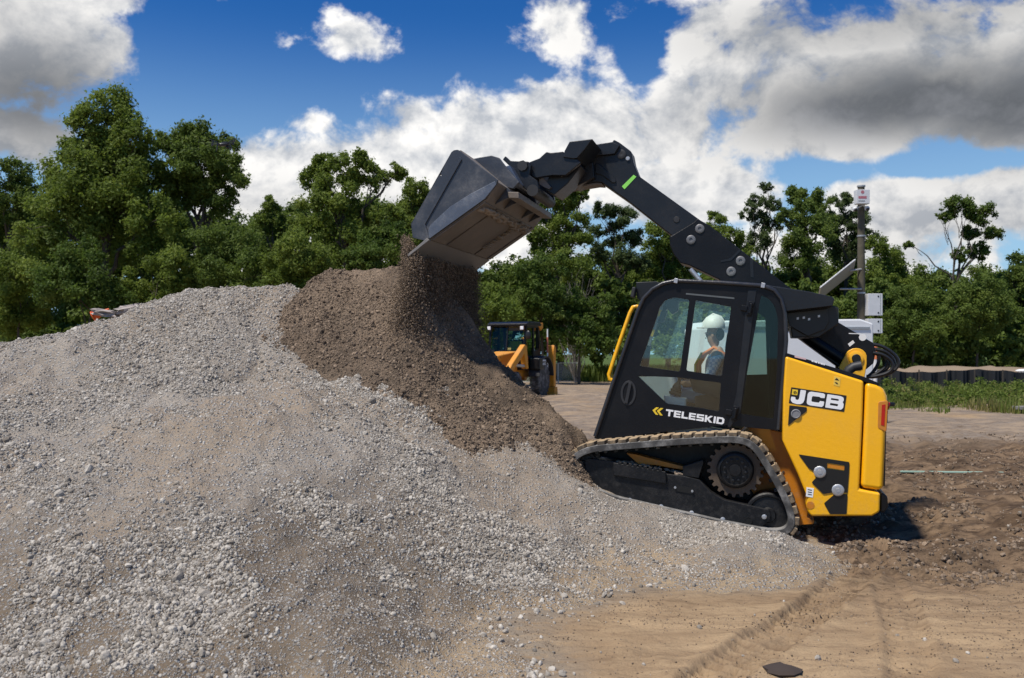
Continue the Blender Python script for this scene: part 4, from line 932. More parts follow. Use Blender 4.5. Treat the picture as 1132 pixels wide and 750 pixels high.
def leaves(blobs, n, size, seed, subs=20):
    """blobs: (centre, radius).  Each breaks into many sub-clumps whose leaves are scattered quads, plus loose sprays between."""
    rg = np.random.default_rng(seed); C = []; Rr = []
    for c, r in blobs:
        for k in range(subs):
            d = rg.normal(size=3); d /= np.linalg.norm(d); rr = r * rg.uniform(.16, .38)
            C.append(np.array(c) + d * r * rg.uniform(.25, 1.) ** .6 * np.array([1, 1, .9])); Rr.append(rr)
    C = np.array(C); Rr = np.array(Rr); w = Rr ** 1.7; idx = rg.choice(len(C), n, p=w / w.sum())
    tint = np.clip(rg.normal(.42, .2, len(C)), 0, .9)
    d = rg.normal(size=(n, 3)); d /= np.linalg.norm(d, axis=1)[:, None]
    u = rg.random(n); rad = Rr[idx] * np.where(rg.random(n) < .22, .9 + .8 * u, 1.05 * u ** .45)
    p = C[idx] + d * rad[:, None] * np.array([1, 1, .88])
    nrm = d * .6 + rg.normal(size=(n, 3)) * .55 + np.array([0, -.12, .25]); nrm /= np.linalg.norm(nrm, axis=1)[:, None]
    a = np.cross(nrm, rg.normal(size=(n, 3))); a /= np.linalg.norm(a, axis=1)[:, None]; b = np.cross(nrm, a)
    s = size * rg.uniform(.5, 1.4, n)[:, None]
    V = np.stack([p - a * s * .5, p + b * s * .3 + nrm * s * .1, p + a * s * .65, p - b * s * .3 + nrm * s * .1], 1).reshape(-1, 3)
    F = np.arange(n * 4).reshape(-1, 4); t = np.clip(tint[idx] + rg.uniform(-.2, .3, n), 0, 1)
    return V, F, np.repeat(t, 4)
def limb(mb, a, b, r0, r1, rg, n=6, wob=.08):
    a, b = Vector(a), Vector(b); L = (b - a).length; pts = []; k = 5
    for i in range(k + 1):
        t = i / k; q = a.lerp(b, t) + Vector((rg.uniform(-1, 1), rg.uniform(-1, 1), rg.uniform(-.4, .4))) * L * wob * (0 < i < k); q.z += L * .06 * math.sin(math.pi * t)
        pts.append(q)
    mb.tube(pts, [r0 + (r1 - r0) * i / k for i in range(k + 1)], n)
def tree(px, Yd, blobs, n, size, mat, label, r=.22, group=None, subs=20, name='tree', limbs=True, seed=0, zspread=.9):
    rg = random.Random(seed * 7 + int(px)); base = at(px, 390, Yd); base.z = -.05
    root = empty(name, base)
    tag(root, label, name.replace('_', ' '), group)
    BL = []
    for (bx, by, br) in blobs:
        rr = br / FPX * Yd * 1.1; c = at(bx, by, Yd + rg.uniform(-1, 1) * rr * zspread) - base; BL.append((tuple(c), rr))
    V, F, t = leaves(BL, int(n * 2.3), size * .78, seed + 1, subs)
    npmesh('crown', V, F, ML[mat], root, {'tint': t})
    mb = MB(); top = max(c[2] for c, _ in BL); cx = sum(c[0] * r_ for c, r_ in BL) / sum(r_ for _, r_ in BL)
    fork = Vector((cx * .35, 0, top * .45)); limb(mb, (0, 0, 0), fork, r, r * .65, rg, 8, .03)
    limb(mb, fork, Vector((cx * .8, .2, top * .82)), r * .65, r * .2, rg, 7, .05)
    if limbs:
        for c, rr in BL:
            c = Vector(c); s = Vector((0, 0, 0)).lerp(fork, rg.uniform(.75, 1)) if c.z < top * .6 else fork.lerp(Vector((cx * .8, .2, top * .82)), rg.uniform(.0, .7))
            limb(mb, s, c, r * .38, r * .06, rg, 6, .07)
            for k in range(4):
                d = Vector((rg.uniform(-1, 1), rg.uniform(-1, 1), rg.uniform(-.2, 1))).normalized() * rr * .8
                limb(mb, s.lerp(c, rg.uniform(.6, 1)), c + d, r * .12, r * .02, rg, 4, .06)
    mb.build('trunk', MBK, root)
    return root
GT = 'trees along the far edge of the site'
TR = [
 (118, 48, [(120, 120, 26), (95, 130, 18), (95, 160, 26), (150, 150, 20), (125, 165, 34), (108, 200, 44), (72, 205, 26), (150, 205, 34), (60, 240, 28), (112, 250, 50), (165, 245, 30), (45, 265, 24), (130, 140, 22), (105, 178, 30), (140, 188, 30), (88, 228, 30), (140, 235, 34)], 34000, .21, 'mid', 'tallest tree of all, full green crown at the left', .34),
 (222, 50, [(218, 148, 20), (190, 162, 20), (243, 162, 20), (222, 180, 30), (250, 195, 22), (238, 215, 24), (186, 190, 16), (205, 205, 20)], 17000, .20, 'dark', 'dark round-headed tree just right of the tallest tree, hovering drone before it', .28),
 (8, 55, [(5, 196, 22), (25, 205, 14), (20, 225, 20), (-20, 230, 30), (0, 262, 34), (40, 285, 24)], 13000, .20, 'dark', 'dark tree cut by the left picture edge', .25),
 (385, 52, [(345, 198, 16), (358, 182, 13), (385, 183, 22), (412, 196, 18), (440, 190, 10), (370, 215, 26), (400, 232, 28), (340, 240, 24), (430, 240, 18), (375, 262, 30)], 19000, .20, 'mid', 'many-lobed mid green tree standing left of the raised bucket', .28),
 (456, 57, [(458, 212, 14), (448, 238, 18), (470, 232, 15), (455, 270, 26)], 8000, .20, 'mid', 'narrow tree half hidden behind the raised bucket', .2),
 (302, 62, [(300, 226, 10), (292, 246, 14), (312, 252, 15), (300, 275, 22)], 6000, .19, 'mid', 'small thin tree in the gap between two bigger crowns left of centre', .16),
 (618, 55, [(600, 218, 14), (628, 212, 16), (612, 236, 22), (645, 212, 8), (635, 255, 20), (600, 262, 22), (622, 285, 24)], 12000, .20, 'mid', 'leafy tree seen below the bent elbow of the boom', .24),
 (684, 58, [(668, 232, 11), (690, 238, 13), (655, 256, 10), (678, 258, 14), (702, 262, 12), (664, 280, 12), (690, 284, 16), (710, 292, 11)], 8500, .18, 'grey', 'airy tree with visible trunk beneath the sloping boom', .2),
 (738, 61, [(728, 262, 16), (748, 268, 14), (736, 288, 20), (720, 305, 18), (755, 300, 18)], 9000, .2, 'mid', 'bright tree directly behind the boom above the cab roof', .2),
 (800, 62, [(790, 246, 12), (808, 262, 15), (788, 276, 16), (815, 285, 16), (800, 300, 20)], 8500, .2, 'mid', 'low leafy tree right of the boom over the cab', .2),
 (846, 63, [(836, 222, 9), (848, 208, 7), (855, 226, 9), (828, 238, 9), (844, 246, 12), (862, 246, 8), (838, 268, 14)], 5200, .17, 'grey', 'sparse tall tree with bare thin branches showing at its top', .17),
 (893, 62, [(880, 216, 12), (903, 222, 14), (890, 236, 16), (915, 244, 14), (872, 242, 12), (898, 262, 22), (880, 280, 22)], 10500, .2, 'dark', 'dark leaning tree between the sparse tree and the camera pole', .25),
 (932, 64, [(932, 222, 11), (945, 244, 14), (922, 250, 14), (938, 270, 20), (955, 262, 12)], 7500, .19, 'grey', 'grey green tree right behind the camera pole', .2),
 (978, 60, [(972, 272, 12), (985, 292, 17), (965, 305, 20), (995, 318, 20), (978, 335, 22)], 9000, .2, 'mid', 'bushy tree just right of the white cabinets', .2),
 (1050, 58, [(1062, 228, 13), (1084, 238, 13), (1044, 240, 8), (1098, 256, 9), (1074, 258, 10), (1004, 270, 5), (1082, 278, 10), (1062, 282, 8)], 5600, .19, 'light', 'open tree with pale bare limbs standing alone on the right', .17),
 (1128, 60, [(1130, 292, 14), (1120, 312, 16), (1140, 318, 22), (1126, 335, 20)], 8000, .2, 'dark', 'dark tree cut by the right picture edge', .2)]
for i, (px, Yd, bl, n, sz, mt, lab, r) in enumerate(TR): tree(px, Yd, bl, n, sz, mt, lab, r, GT, seed=i * 3 + 1)
# distinct shrubs
GB = 'shrubs in front of the trees'
SH = [(95, 45, [(85, 290, 26), (110, 310, 30), (70, 320, 28), (120, 340, 24)], 9000, 'light', 'bright yellow green shrub under the tallest tree'),
 (165, 46, [(170, 280, 24), (190, 300, 26), (160, 310, 24), (210, 315, 24), (180, 335, 26)], 9000, 'mid', 'broad mid green shrub left of the grey heap crest'),
 (240, 47, [(235, 268, 26), (262, 275, 28), (225, 300, 26), (275, 305, 26), (250, 325, 26)], 10000, 'dark', 'dark dense shrub below the drone, behind the heap crest'),
 (20, 46, [(15, 305, 30), (45, 320, 26), (0, 340, 28), (30, 355, 24)], 9000, 'mid', 'rounded shrub at the left edge above the heap'),
 (330, 46, [(325, 280, 24), (350, 290, 22), (310, 300, 22), (340, 315, 24)], 8500, 'mid', 'shrub between the grey heap and the soil mound crest'),
 (415, 47, [(410, 268, 20), (432, 262, 16), (420, 288, 20), (395, 290, 18)], 6500, 'light', 'yellow green shrub just left of the pouring soil'),
 (545, 46, [(535, 330, 18), (555, 345, 20), (530, 355, 18), (545, 372, 20)], 6500, 'mid', 'shrub behind the tractor cab, right of the pouring soil'),
 (600, 48, [(590, 305, 18), (608, 295, 16), (600, 325, 24), (585, 340, 20), (610, 350, 22)], 8000, 'light', 'tall pale green shrub rising behind the tractor'),
 (640, 48, [(632, 335, 20), (620, 360, 20), (650, 350, 18), (665, 340, 18), (640, 362, 16), (665, 368, 20), (645, 380, 14)], 6500, 'light', 'light shrub behind the wire fence left of the cab'),
 (1010, 52, [(1005, 330, 18), (1020, 345, 20), (995, 355, 18), (1015, 365, 18)], 6000, 'dark', 'dark shrub right of the white cabinets below the pale-limbed tree'),
 (1080, 52, [(1070, 318, 20), (1095, 325, 22), (1060, 345, 20), (1085, 352, 22), (1105, 350, 18)], 8000, 'dark', 'wide dark shrub beyond the silt fence at the right')]
for i, (px, Yd, bl, n, mt, lab) in enumerate(SH): tree(px, Yd, bl, n, .17, mt, lab, .09, GB, name='shrub', seed=i * 5 + 100)
# grey leafless shrub in the middle
root = empty('bare_shrub', (at(636, 390, 51).x, 51, 0)); tag(root, 'leafless grey shrub of fine twigs behind the fence', 'shrub')
mb = MB(); rgb = random.Random(5)
for k in range(20):
    a = rgb.uniform(0, 6.28); h = rgb.uniform(3.5, 6.0); e = Vector((math.cos(a) * rgb.uniform(.3, 1.7), math.sin(a) * rgb.uniform(.3, 1.3), h)); limb(mb, (0, 0, 0), e, .03, .008, rgb, 4, .08)
    for j in range(4): limb(mb, e * rgb.uniform(.5, .9), e + Vector((rgb.uniform(-.7, .7), rgb.uniform(-.7, .7), rgb.uniform(-.2, .6))), .012, .004, rgb, 3, .1)
mb.build('twigs', paint('grey_twig_bark', (.17, .15, .13), .9, dust=.2), root)
# undergrowth and the wood behind that read as one mass
rg = np.random.default_rng(77); bl = []
for px in range(-120, 1260, 15):
    for (Yd, lo, hi) in ((66, 262, 330), (58, 318, 372), (54, 345, 396)):
        y = rg.uniform(lo, hi) + (12 if px > 960 else 0); r_ = rg.uniform(14, 24)
        if Yd == 66:
            lo = 222 if px < 330 else 240 if px < 480 else 285 if px < 600 else 292 if px < 790 else 282 if px < 960 else 312
            y = rg.uniform(lo, max(330, lo + 30))
        bl.append((tuple(at(px + rg.uniform(-8, 8), y, Yd + rg.uniform(-2, 2))), r_ / FPX * Yd))
for px in range(-120, 1260, 22):
    for y in ((250, 285, 320, 355) if px < 480 else (315, 350) if px < 960 else (320, 355)): bl.append((tuple(at(px, y + rg.uniform(-10, 14), 70)), 28 / FPX * 70))
for px in range(940, 1260, 9): bl.append((tuple(at(px, rg.uniform(372, 396), 62 + rg.uniform(-2, 2))), rg.uniform(.7, 1.2)))
bl = [(c, r) for c, r in bl if c[2] > -.5]
V, F, t = leaves(bl, 900000, .25, 78, 16)
tag(npmesh('undergrowth', V, F, ML['dark'], None, {'tint': t}), kind='stuff')
# ======================================================== GRASS
def blades(name, X, Y, Zb, hgt, seed, parent=None, wid=.02):
    rg = np.random.default_rng(seed); n = len(X); a = rg.random(n) * 6.283; ln = rg.random(n) * .5; h = hgt * rg.uniform(.45, 1.25, n); w = wid * rg.uniform(.6, 1.4, n)
    c, s = np.cos(a), np.sin(a); B = np.stack([X, Y, Zb], -1); e = np.stack([c, s, 0 * c], -1); l = np.stack([-s, c, 0 * c], -1) * (ln * h)[:, None]
    up = np.array([0, 0, 1.]); 
    V = np.stack([B - e * w[:, None], B + e * w[:, None], B + l * .4 + up * (h * .6)[:, None] + e * (w * .7)[:, None], B + l * .4 + up * (h * .6)[:, None] - e * (w * .7)[:, None], B + l + up * h[:, None] - e * (w * .1)[:, None], B + l + up * h[:, None] + e * (w * .1)[:, None]], 1).reshape(-1, 3)
    i = np.arange(n)[:, None] * 6; F = np.concatenate([i + [[0, 1, 2, 3]], i + [[3, 2, 5, 4]]], 0)
    t = np.clip(.5 + fbm(X * .6, Y * .6, 3, 5) * .9 + rg.uniform(-.25, .25, n), 0, 1)
    return tag(npmesh(name, V, F, ML['grass'], parent, {'tint': np.repeat(t, 6)}), kind='stuff')
n = 60000; Yp = rg.uniform(24.5, 41, n); Xp = rg.uniform(9, 30, n); dn = fbm(Xp * .5, Yp * .5, 3, 200)
edge = 25.5 + 3 * vn(Xp * .35, Yp * 0, 9) + 2 * vn(Xp * 1.5, Yp * 0, 12)
ok = (Yp > edge) & (dn > -.32) & (Xp > .405 * Yp - 1.2); blades('grass', Xp[ok], Yp[ok], 0 * Xp[ok] - .03, .16 + .24 * sst(-.2, .4, dn[ok]), 1, wid=.02)
n = 60000; Yp = rg.uniform(53, 66, n); Xp = rg.uniform(-.65, .68, n) * Yp; ok = fbm(Xp * .4, Yp * .4, 2, 210) > -.3
blades('far_grass', Xp[ok], Yp[ok], 0 * Xp[ok] - .03, np.full(ok.sum(), .8), 2, wid=.045)
rg = np.random.default_rng(91); bl = []
for k in range(150):
    Yd = rg.uniform(27, 40.5); x_ = rg.uniform(.415 * Yd - .5, .60 * Yd); bl.append(((x_, Yd, rg.uniform(.02, .28)), rg.uniform(.25, .6)))
V, F, t = leaves(bl[:80], 16000, .09, 92, 8)
ok = V.reshape(-1, 4, 3)[:, :, 2].min(1) > 0; V = V.reshape(-1, 4, 3)[ok].reshape(-1, 3); t = t.reshape(-1, 4)[ok].ravel()
tag(npmesh('weeds', V, np.arange(len(V)).reshape(-1, 4), ML['grass'], None, {'tint': t}), kind='stuff')
# ======================================================== BACKHOE LOADER behind the mound
c8 = crop(530, 340, 7.5)
BH = empty('backhoe_loader', (at(568, 437, 34.6).x, 34.6, 0), (0, 0, R(249)))       # local +x forward, +y its left
tag(BH, 'yellow backhoe loader with dark glazed cab parked behind the soil mound', 'backhoe loader')
BGL = glassmat('shaded_tractor_glass', (.55, .70, .64), .03)
BYEL = paint('weathered_yellow_paint', (.70, .27, .008), .5, dust=.35, scale=2, up=.5)
def bx(name, c, s, mat, parent=BH, bev=.03): return MB().box(c, s).build(name, mat, parent, bevel=bev)
def xz(mb, pts, y0, y1, holes=()): return mb.poly3([Vector((a, y0, b)) for a, b in pts], (0, y1 - y0, 0), [[Vector((a, y0, b)) for a, b in h] for h in holes])
mb = MB(); xz(mb, [(-1.0, .75), (2.6, .75), (2.9, .95), (2.9, 1.45), (2.6, 1.6), (.75, 1.75), (.7, 1.1), (-.9, 1.1)], -.42, .42); body = mb.build('body', BYEL, BH, bevel=.05)
mb = MB()
for k in range(5): mb.box((2.91, 0, 1.02 + k * .09), (.03, .6, .04))
mb.build('grille', M['bvinyl'], body)
cabp = [(-.95, 1.05), (.72, 1.05), (.80, 1.75), (.62, 2.72), (-.80, 2.78), (-1.0, 1.9)]
mb = MB()
for y in (-.74, .68): xz(mb, cabp, y, y + .06, [[(-.15, 1.2), (.62, 1.25), (.70, 1.75), (.53, 2.62), (-.15, 2.64)], [(-.82, 1.85), (-.26, 1.75), (-.26, 2.64), (-.72, 2.66)]])
for y in (-.74, -.04, .66): xz(mb, [(.72, 1.7), (.80, 1.75), (.62, 2.72), (.54, 2.72)], y, y + .08) if y != -.04 else xz(mb, [(.72, 1.7), (.79, 1.75), (.61, 2.72), (.56, 2.72)], y, y + .06)
mb.box((.70, 0, 1.4), (.06, 1.36, .7)); mb.box((-.9, 0, 1.4), (.06, 1.36, .8)); mb.box((-.78, -.66, 2.3), (.06, .08, .9)); mb.box((-.78, .66, 2.3), (.06, .08, .9))
bc = mb.build('cab', M['black'], BH, bevel=.015)
mb = MB(); xz(mb, [(-.9, 2.72), (.72, 2.68), (.74, 2.78), (.5, 2.86), (-.8, 2.88), (-.95, 2.80)], -.8, .8); rf = mb.build('roof', M['black'], bc, bevel=.03)
mb = MB(); xz(mb, [(-.96, 2.55), (-.72, 2.72), (-.74, 2.86), (-1.18, 2.86), (-1.2, 2.66)], -.78, .78); mb.build('roof_overhang', BYEL, rf, bevel=.03)
for y in (-.70, .0 + .62): MB().box((.78, y, 2.62), (.06, .13, .13)).build('work_light', M['white'], bc, bevel=.01)
mb = MB(); xz(mb, [(.735, 1.74), (.745, 1.74), (.575, 2.68), (.565, 2.68)], -.62, .62); mb.build('windscreen', BGL, bc, smooth=False)
for y in (-.71, .705): mb = MB(); xz(mb, [(-.15, 1.2), (.62, 1.25), (.70, 1.75), (.53, 2.62), (-.15, 2.64)], y, y + .008); mb.build('window', BGL, bc, smooth=False)
mb = MB(); xz(mb, [(-.55, 1.1), (.0, 1.1), (.0, 1.5), (-.35, 1.6), (-.42, 2.2), (-.58, 2.2)], -.25, .25); mb.build('seat', M['seat'], BH, bevel=.05)
MB().ball((.86, .9, 2.35), (.05, .12, .17)).build('mirror', M['bvinyl'], bc)
# wheels
def wheel(x, y, r, w):
    k = 1 if y > 0 else -1; mb = MB()
    mb.lathe([(r * .52, -w / 2), (r * .86, -w / 2), (r * .97, -w * .38), (r, -w * .2), (r, w * .2), (r * .97, w * .38), (r * .86, w / 2), (r * .52, w / 2)], (x, y, r), (0, 1, 0), 36)
    for i in range(22):
        for sgn in (-1, 1):
            a = (i + (.5 if sgn > 0 else 0)) * 2 * math.pi / 22; rot = Matrix.Rotation(-a, 3, 'Y') @ Matrix.Rotation(sgn * .6, 3, 'X' if False else 'Z')
            mb.box(Vector((x, y, r)) + Matrix.Rotation(-a, 3, 'Y') @ Vector((r * .99, 0, 0)) + Vector((0, sgn * w * .22, 0)), (.05, w * .5, .05), Matrix.Rotation(-a, 3, 'Y') @ Matrix.Rotation(sgn * .5, 3, 'X'))
    t = mb.build('wheel', M['rubber'], BH)
    mb = MB(); mb.lathe([(0, -.1 * k), (r * .54, -.1 * k), (r * .54, w * .46 * k), (r * .46, w * .46 * k), (r * .42, w * .2 * k), (r * .2, w * .2 * k), (r * .18, w * .4 * k), (0, w * .42 * k)], (x, y, r), (0, 1, 0), 24); mb.build('rim', BYEL, t)
for y in (.86, -.86): wheel(-.55, y, .68, .40); wheel(2.15, y * .95, .5, .32)
for y0 in (.70, -1.16):
    mb = MB(); pts = [(-.55 + .86 * math.cos(R(a)), .72 + .86 * math.sin(R(a))) for a in range(5, 176, 12)]; pts += [(-.55 + .80 * math.cos(R(a)), .72 + .80 * math.sin(R(a))) for a in range(175, 4, -12)]
    xz(mb, pts, y0, y0 + .46); mb.build('fender', M['exhaust'], BH, bevel=.02)
for y0 in (.74, -.98):
    mb = MB(); xz(mb, [(.9, 1.1), (1.1, 1.95), (1.3, 2.0), (2.6, 1.3), (3.6, .55), (3.7, .3), (3.5, .3), (2.5, 1.05), (1.35, 1.65), (1.15, 1.1)], y0, y0 + .2); mb.build('loader_arm', BYEL, BH, bevel=.03)
    mb = MB(); mb.cyl((1.0, y0 + .1, 1.2), (2.2, y0 + .1, 1.25), .06, 12); mb.build('loader_ram', M['bolt'], BH)
mb = MB(); xz(mb, [(3.5, .25), (3.6, .9), (3.75, 1.0), (4.2, .55), (4.5, .12), (3.7, .1)], -1.1, 1.1); mb.build('front_bucket', M['steel'], BH, bevel=.03)
bx('tool_box', (.1, .98, 1.28), (.5, .40, .42), M['bvinyl']); bx('red_box', (.98, .86, 1.35), (.12, .12, .4), M['lens'], bev=.015)
mb = MB(); mb.box((-.15, 1.184, 1.33), (.36, .006, .20)); d_ = mb.build('side_decal', M['white'], BH)
mb = MB()
for k in range(3): mb.box((-.26 + k * .12, 1.190, 1.34), (.07, .005, .10))
mb.box((-.15, 1.190, 1.26), (.3, .005, .02)); mb.build('decal_marks', M['bvinyl'], d_)
mb = MB(); xz(mb, [(-1.75, .35), (-1.5, .35), (-1.45, 1.75), (-1.55, 2.0), (-1.75, 1.9)], .82, 1.12); mb.poly3([Vector((-1.85, .77, .0)), Vector((-1.4, .77, .0)), Vector((-1.45, .77, .345)), Vector((-1.8, .77, .345))], (0, .40, 0)); mb.build('stabiliser', BYEL, BH, bevel=.02)
mb = MB(); xz(mb, [(-1.45, .35), (-1.25, .35), (-1.2, 1.75), (-1.3, 1.9), (-1.45, 1.8)], -.85, -.55); mb.build('stabiliser', BYEL, BH, bevel=.02)
mb = MB(); xz(mb, [(-1.2, .6), (-1.15, 1.0), (-1.35, 1.9), (-1.45, 2.3), (-1.62, 2.3), (-1.60, 1.5), (-1.5, .6)], -.25, -.0); mb.build('digger_boom', BYEL, BH, bevel=.03)
mb = MB(); mb.cyl((-1.12, .98, .9), (-1.12, .98, 2.62), .028, 10); ps = mb.build('marker_rod', M['white'], BH)
mb = MB(); mb.cyl((-1.12, .98, 1.7), (-1.12, .98, 2.3), .032, 10); mb.build('marker_band', plain('faded_red_band', (.6, .16, .10)), ps)
# seated driver as seen through the tractor glass is a bright vest only: folded hi-vis vest over the seat
mb = MB(); mb.box((-.28, .0, 1.95), (.16, .42, .42)); o_ = mb.build('seat_cover', M['yvinyl'], BH, bevel=.06, seg=3)
# ======================================================== WIRE FENCE
FN = empty('wire_fence', (at(640, 390, 50).x, 50, 0)); tag(FN, 'grey chain-link fence panel beside the yellow tractor, before the trees', 'fence')
mgal = paint('galvanised_steel', (.42, .43, .43), .45, metal=.5, dust=.2)
for k in range(5): MB().cyl((-k * 1.15, 0, 0), (-k * 1.15, 0, 1.12), .035, 8).build('post', mgal, FN)
mb = MB(); mb.cyl((-4.6, 0, 1.12), (0, 0, 1.12), .025, 8); mb.cyl((-4.6, 0, .08), (0, 0, .08), .015, 6); mb.build('rail', mgal, FN)
mb = MB()
for k in range(-14, 58):
    for sg in (-1, 1):
        x0, x1 = -k * .08, -k * .08 + sg * 1.04
        za, zb = .08, 1.12
        if max(x0, x1) > 0 or min(x0, x1) < -4.6: continue
        mb.cyl((x0, .004 * sg, za), (x1, .004 * sg, zb), .006, 3)
mb.build('wire_mesh', mgal, FN)
# ======================================================== SILT FENCE
SF = empty('silt_fence', (at(1050, 390, 41).x, 41, 0)); tag(SF, 'low black fabric silt fence behind the weedy grass', 'fence')
sfm = plain('black_silt_fabric', (.008, .009, .012), .7); xs_ = np.linspace(-5.2, 9.5, 150)
top = .90 + .06 * np.sin(xs_ * 1.3) - .05 * np.abs(np.sin(xs_ * 2.6)); yv = .10 * np.sin(xs_ * 9.) + .04 * np.sin(xs_ * 23) - xs_ * .10
V = []; F = []
for i in range(150):
    for dy, zz in ((0, -.05), (0, top[i]), (.03, top[i]), (.03, -.05)): V.append((xs_[i], yv[i] + dy, zz))
for i in range(149):
    for k in range(4): F.append((4 * i + k, 4 * i + 4 + k, 4 * i + 4 + (k + 1) % 4, 4 * i + (k + 1) % 4))
npmesh('fabric', V, F, sfm, SF, smooth=False)
wood = plain('stake_wood', (.07, .055, .042), .9)
for k in range(13): x = -5 + k * 1.2; MB().box((x, -x * .10 - .15, .45), (.045, .045, .95)).build('stake', wood, SF)
# sacks at the right edge, reddish rubble
for i, (dx, dy, z, lab) in enumerate([(0, 0, .80, 'bottom white sack of the stack at the right edge'), (.04, .03, .96, 'middle white sack of the stack at the right edge'), (-.02, 0, 1.12, 'top white sack of the stack at the right edge')]):
    b = at(1131, 390, 44.5); mb = MB(); mb.ball((0, 0, 0), (.34, .24, .09), 18, 10); o_ = mb.build('sack', M['white']); o_.location = (b.x + dx, 44.5 + dy, z - .32); tag(o_, lab, 'sack', 'white sacks stacked on the soil bank')
b = at(1083, 390, 43.6); mb = MB(); rr_ = random.Random(9)
for k in range(26): mb.ball((rr_.uniform(-.45, .45), rr_.uniform(-.2, .2), rr_.uniform(-.05, .16)), (rr_.uniform(.05, .12), rr_.uniform(.05, .1), rr_.uniform(.04, .09)), 7, 5)
o_ = mb.build('rubble_heap', plain('reddish_rubble', (.07, .03, .022), .9), smooth=False); o_.location = (b.x, 43.6, .38); tag(o_, 'small dark reddish rubble heap on the bank above the silt fence', 'rubble')
# ======================================================== CAMERA POLE
b = at(952, 390, 30); PL = empty('camera_pole', (b.x, 30, 0)); tag(PL, 'tall weathered wooden pole carrying cameras and a solar panel', 'pole')
pz = lambda px, py: ((px - 952) * .03, 1.7 + (390 - py) * .03)
MB().tube([(0, 0, -.2), (0, 0, 3.5), (0, 0, 7.2)], [.14, .125, .11], 14).build('post', paint('weathered_pole_wood', (.085, .075, .05), .9, dust=.3, scale=6), PL)
def pbox(name, x0, y0, x1, y1, dy, dep, mat, parent=PL, bev=.012, label=None):
    (a, t), (c_, d_) = pz(x0, y0), pz(x1, y1); return MB().box(((a + c_) / 2, dy, (t + d_) / 2), (abs(c_ - a), dep, abs(t - d_)), None).build(name, mat, parent, bevel=bev, label=label)
wh = plain('white_box_enamel', (.62, .63, .64), .45)
bxn = pbox('sign_box', 942, 212, 956.5, 227.5, -.26, .26, wh)
red = plain('red_print', (.42, .14, .17), .6)
MB().lathe([(0, 0), (.055, 0), (.055, -.004), (0, -.005)], (pz(948.5, 214.8)[0], -.391, pz(0, 214.8)[1]), (0, 1, 0), 18).build('red_emblem', red, bxn)
pbox('red_line', 944, 219.2, 953, 222, -.392, .006, red, bxn, 0); pbox('small_print', 944, 224, 951, 225, -.392, .006, M['interior'], bxn, 0)
for (x, y) in ((942.4, 232.5), (955.5, 232)):
    q = pz(x, y); mb = MB(); mb.ball((q[0], -.24, q[1]), .085, 14, 8); mb.cyl((q[0], -.24, q[1]), (0, -.12, q[1] + .14), .025, 8); cm = mb.build('camera', wh, PL)
    MB().ball((q[0], -.285, q[1] - .03), .062, 12, 8).build('lens', M['bvinyl'], cm)
for (y0, y1, lt) in ((325.5, 349.5, 'upper'), (353, 369, 'lower')):
    cb = pbox('cabinet', 955, y0, 971, y1, -.2, .3, wh)
    pbox('door_seam', 968.4, y0 + .6, 968.8, y1 - .6, -.352, .006, M['interior'], cb, 0)
    for yy_ in (y0 + 3, y1 - 3): pbox('latch', 965.5, yy_ - .8, 967, yy_ + .8, -.354, .012, M['bvinyl'], cb, 0)
pa, pb_ = pz(906, 324), pz(941, 296)
cen = ((pa[0] + pb_[0]) / 2, (pa[1] + pb_[1]) / 2); L_ = math.hypot(pb_[0] - pa[0], pb_[1] - pa[1]) * 1.1; an = math.atan2(pb_[1] - pa[1], pb_[0] - pa[0])
rt = Matrix.Rotation(-an, 3, 'Y') @ Matrix.Rotation(R(-24), 3, 'X')
sp = MB().box((cen[0], -.1, cen[1]), (L_, 1.1, .045), rt).build('solar_panel', paint('aluminium_frame', (.5, .5, .5), .4, metal=.5), PL, bevel=.008)
off = rt @ Vector((0, 0, -.026)); mb = MB()
mb.box(Vector((cen[0], -.1, cen[1])) + off, (L_ * .94, 1.02, .006), rt); mb.build('panel_back', plain('pale_panel_back', (.30, .30, .30), .6), sp)
q0, q1 = pz(927, 320), pz(951, 320); MB().cyl((q0[0], -.12, q0[1]), (q1[0], -.12, q1[1]), .03, 8).build('bracket', mgal, PL)
q0, q1 = pz(938, 300), pz(951, 298); MB().cyl((q0[0], -.1, q0[1]), (q1[0], -.1, q1[1]), .03, 8).build('bracket', mgal, PL)
mb = MB()
for y in (207, 262, 325, 355): z_ = pz(0, y)[1]; mb.lathe([(.118, 0), (.134, 0), (.134, .05), (.118, .05)], (0, 0, z_), (0, 0, 1), 16)
mb.build('strap', mgal, PL)
# orange-white delineator stake just right of the pole foot
b = at(967.5, 390, 27); mb = MB(); mb.tube([(0, 0, 0), (0, 0, 1.95)], .06, 10); o_ = mb.build('marker_post', plain('white_post_paint', (.7, .68, .66))); o_.location = (b.x, 27, 0)
tag(o_, 'slim white and orange marker post behind the hydraulic hoses', 'marker post')
MB().tube([(0, 0, 1.5), (0, 0, 1.9)], .064, 10).build('orange_band', plain('orange_band_paint', (.75, .22, .08)), o_)
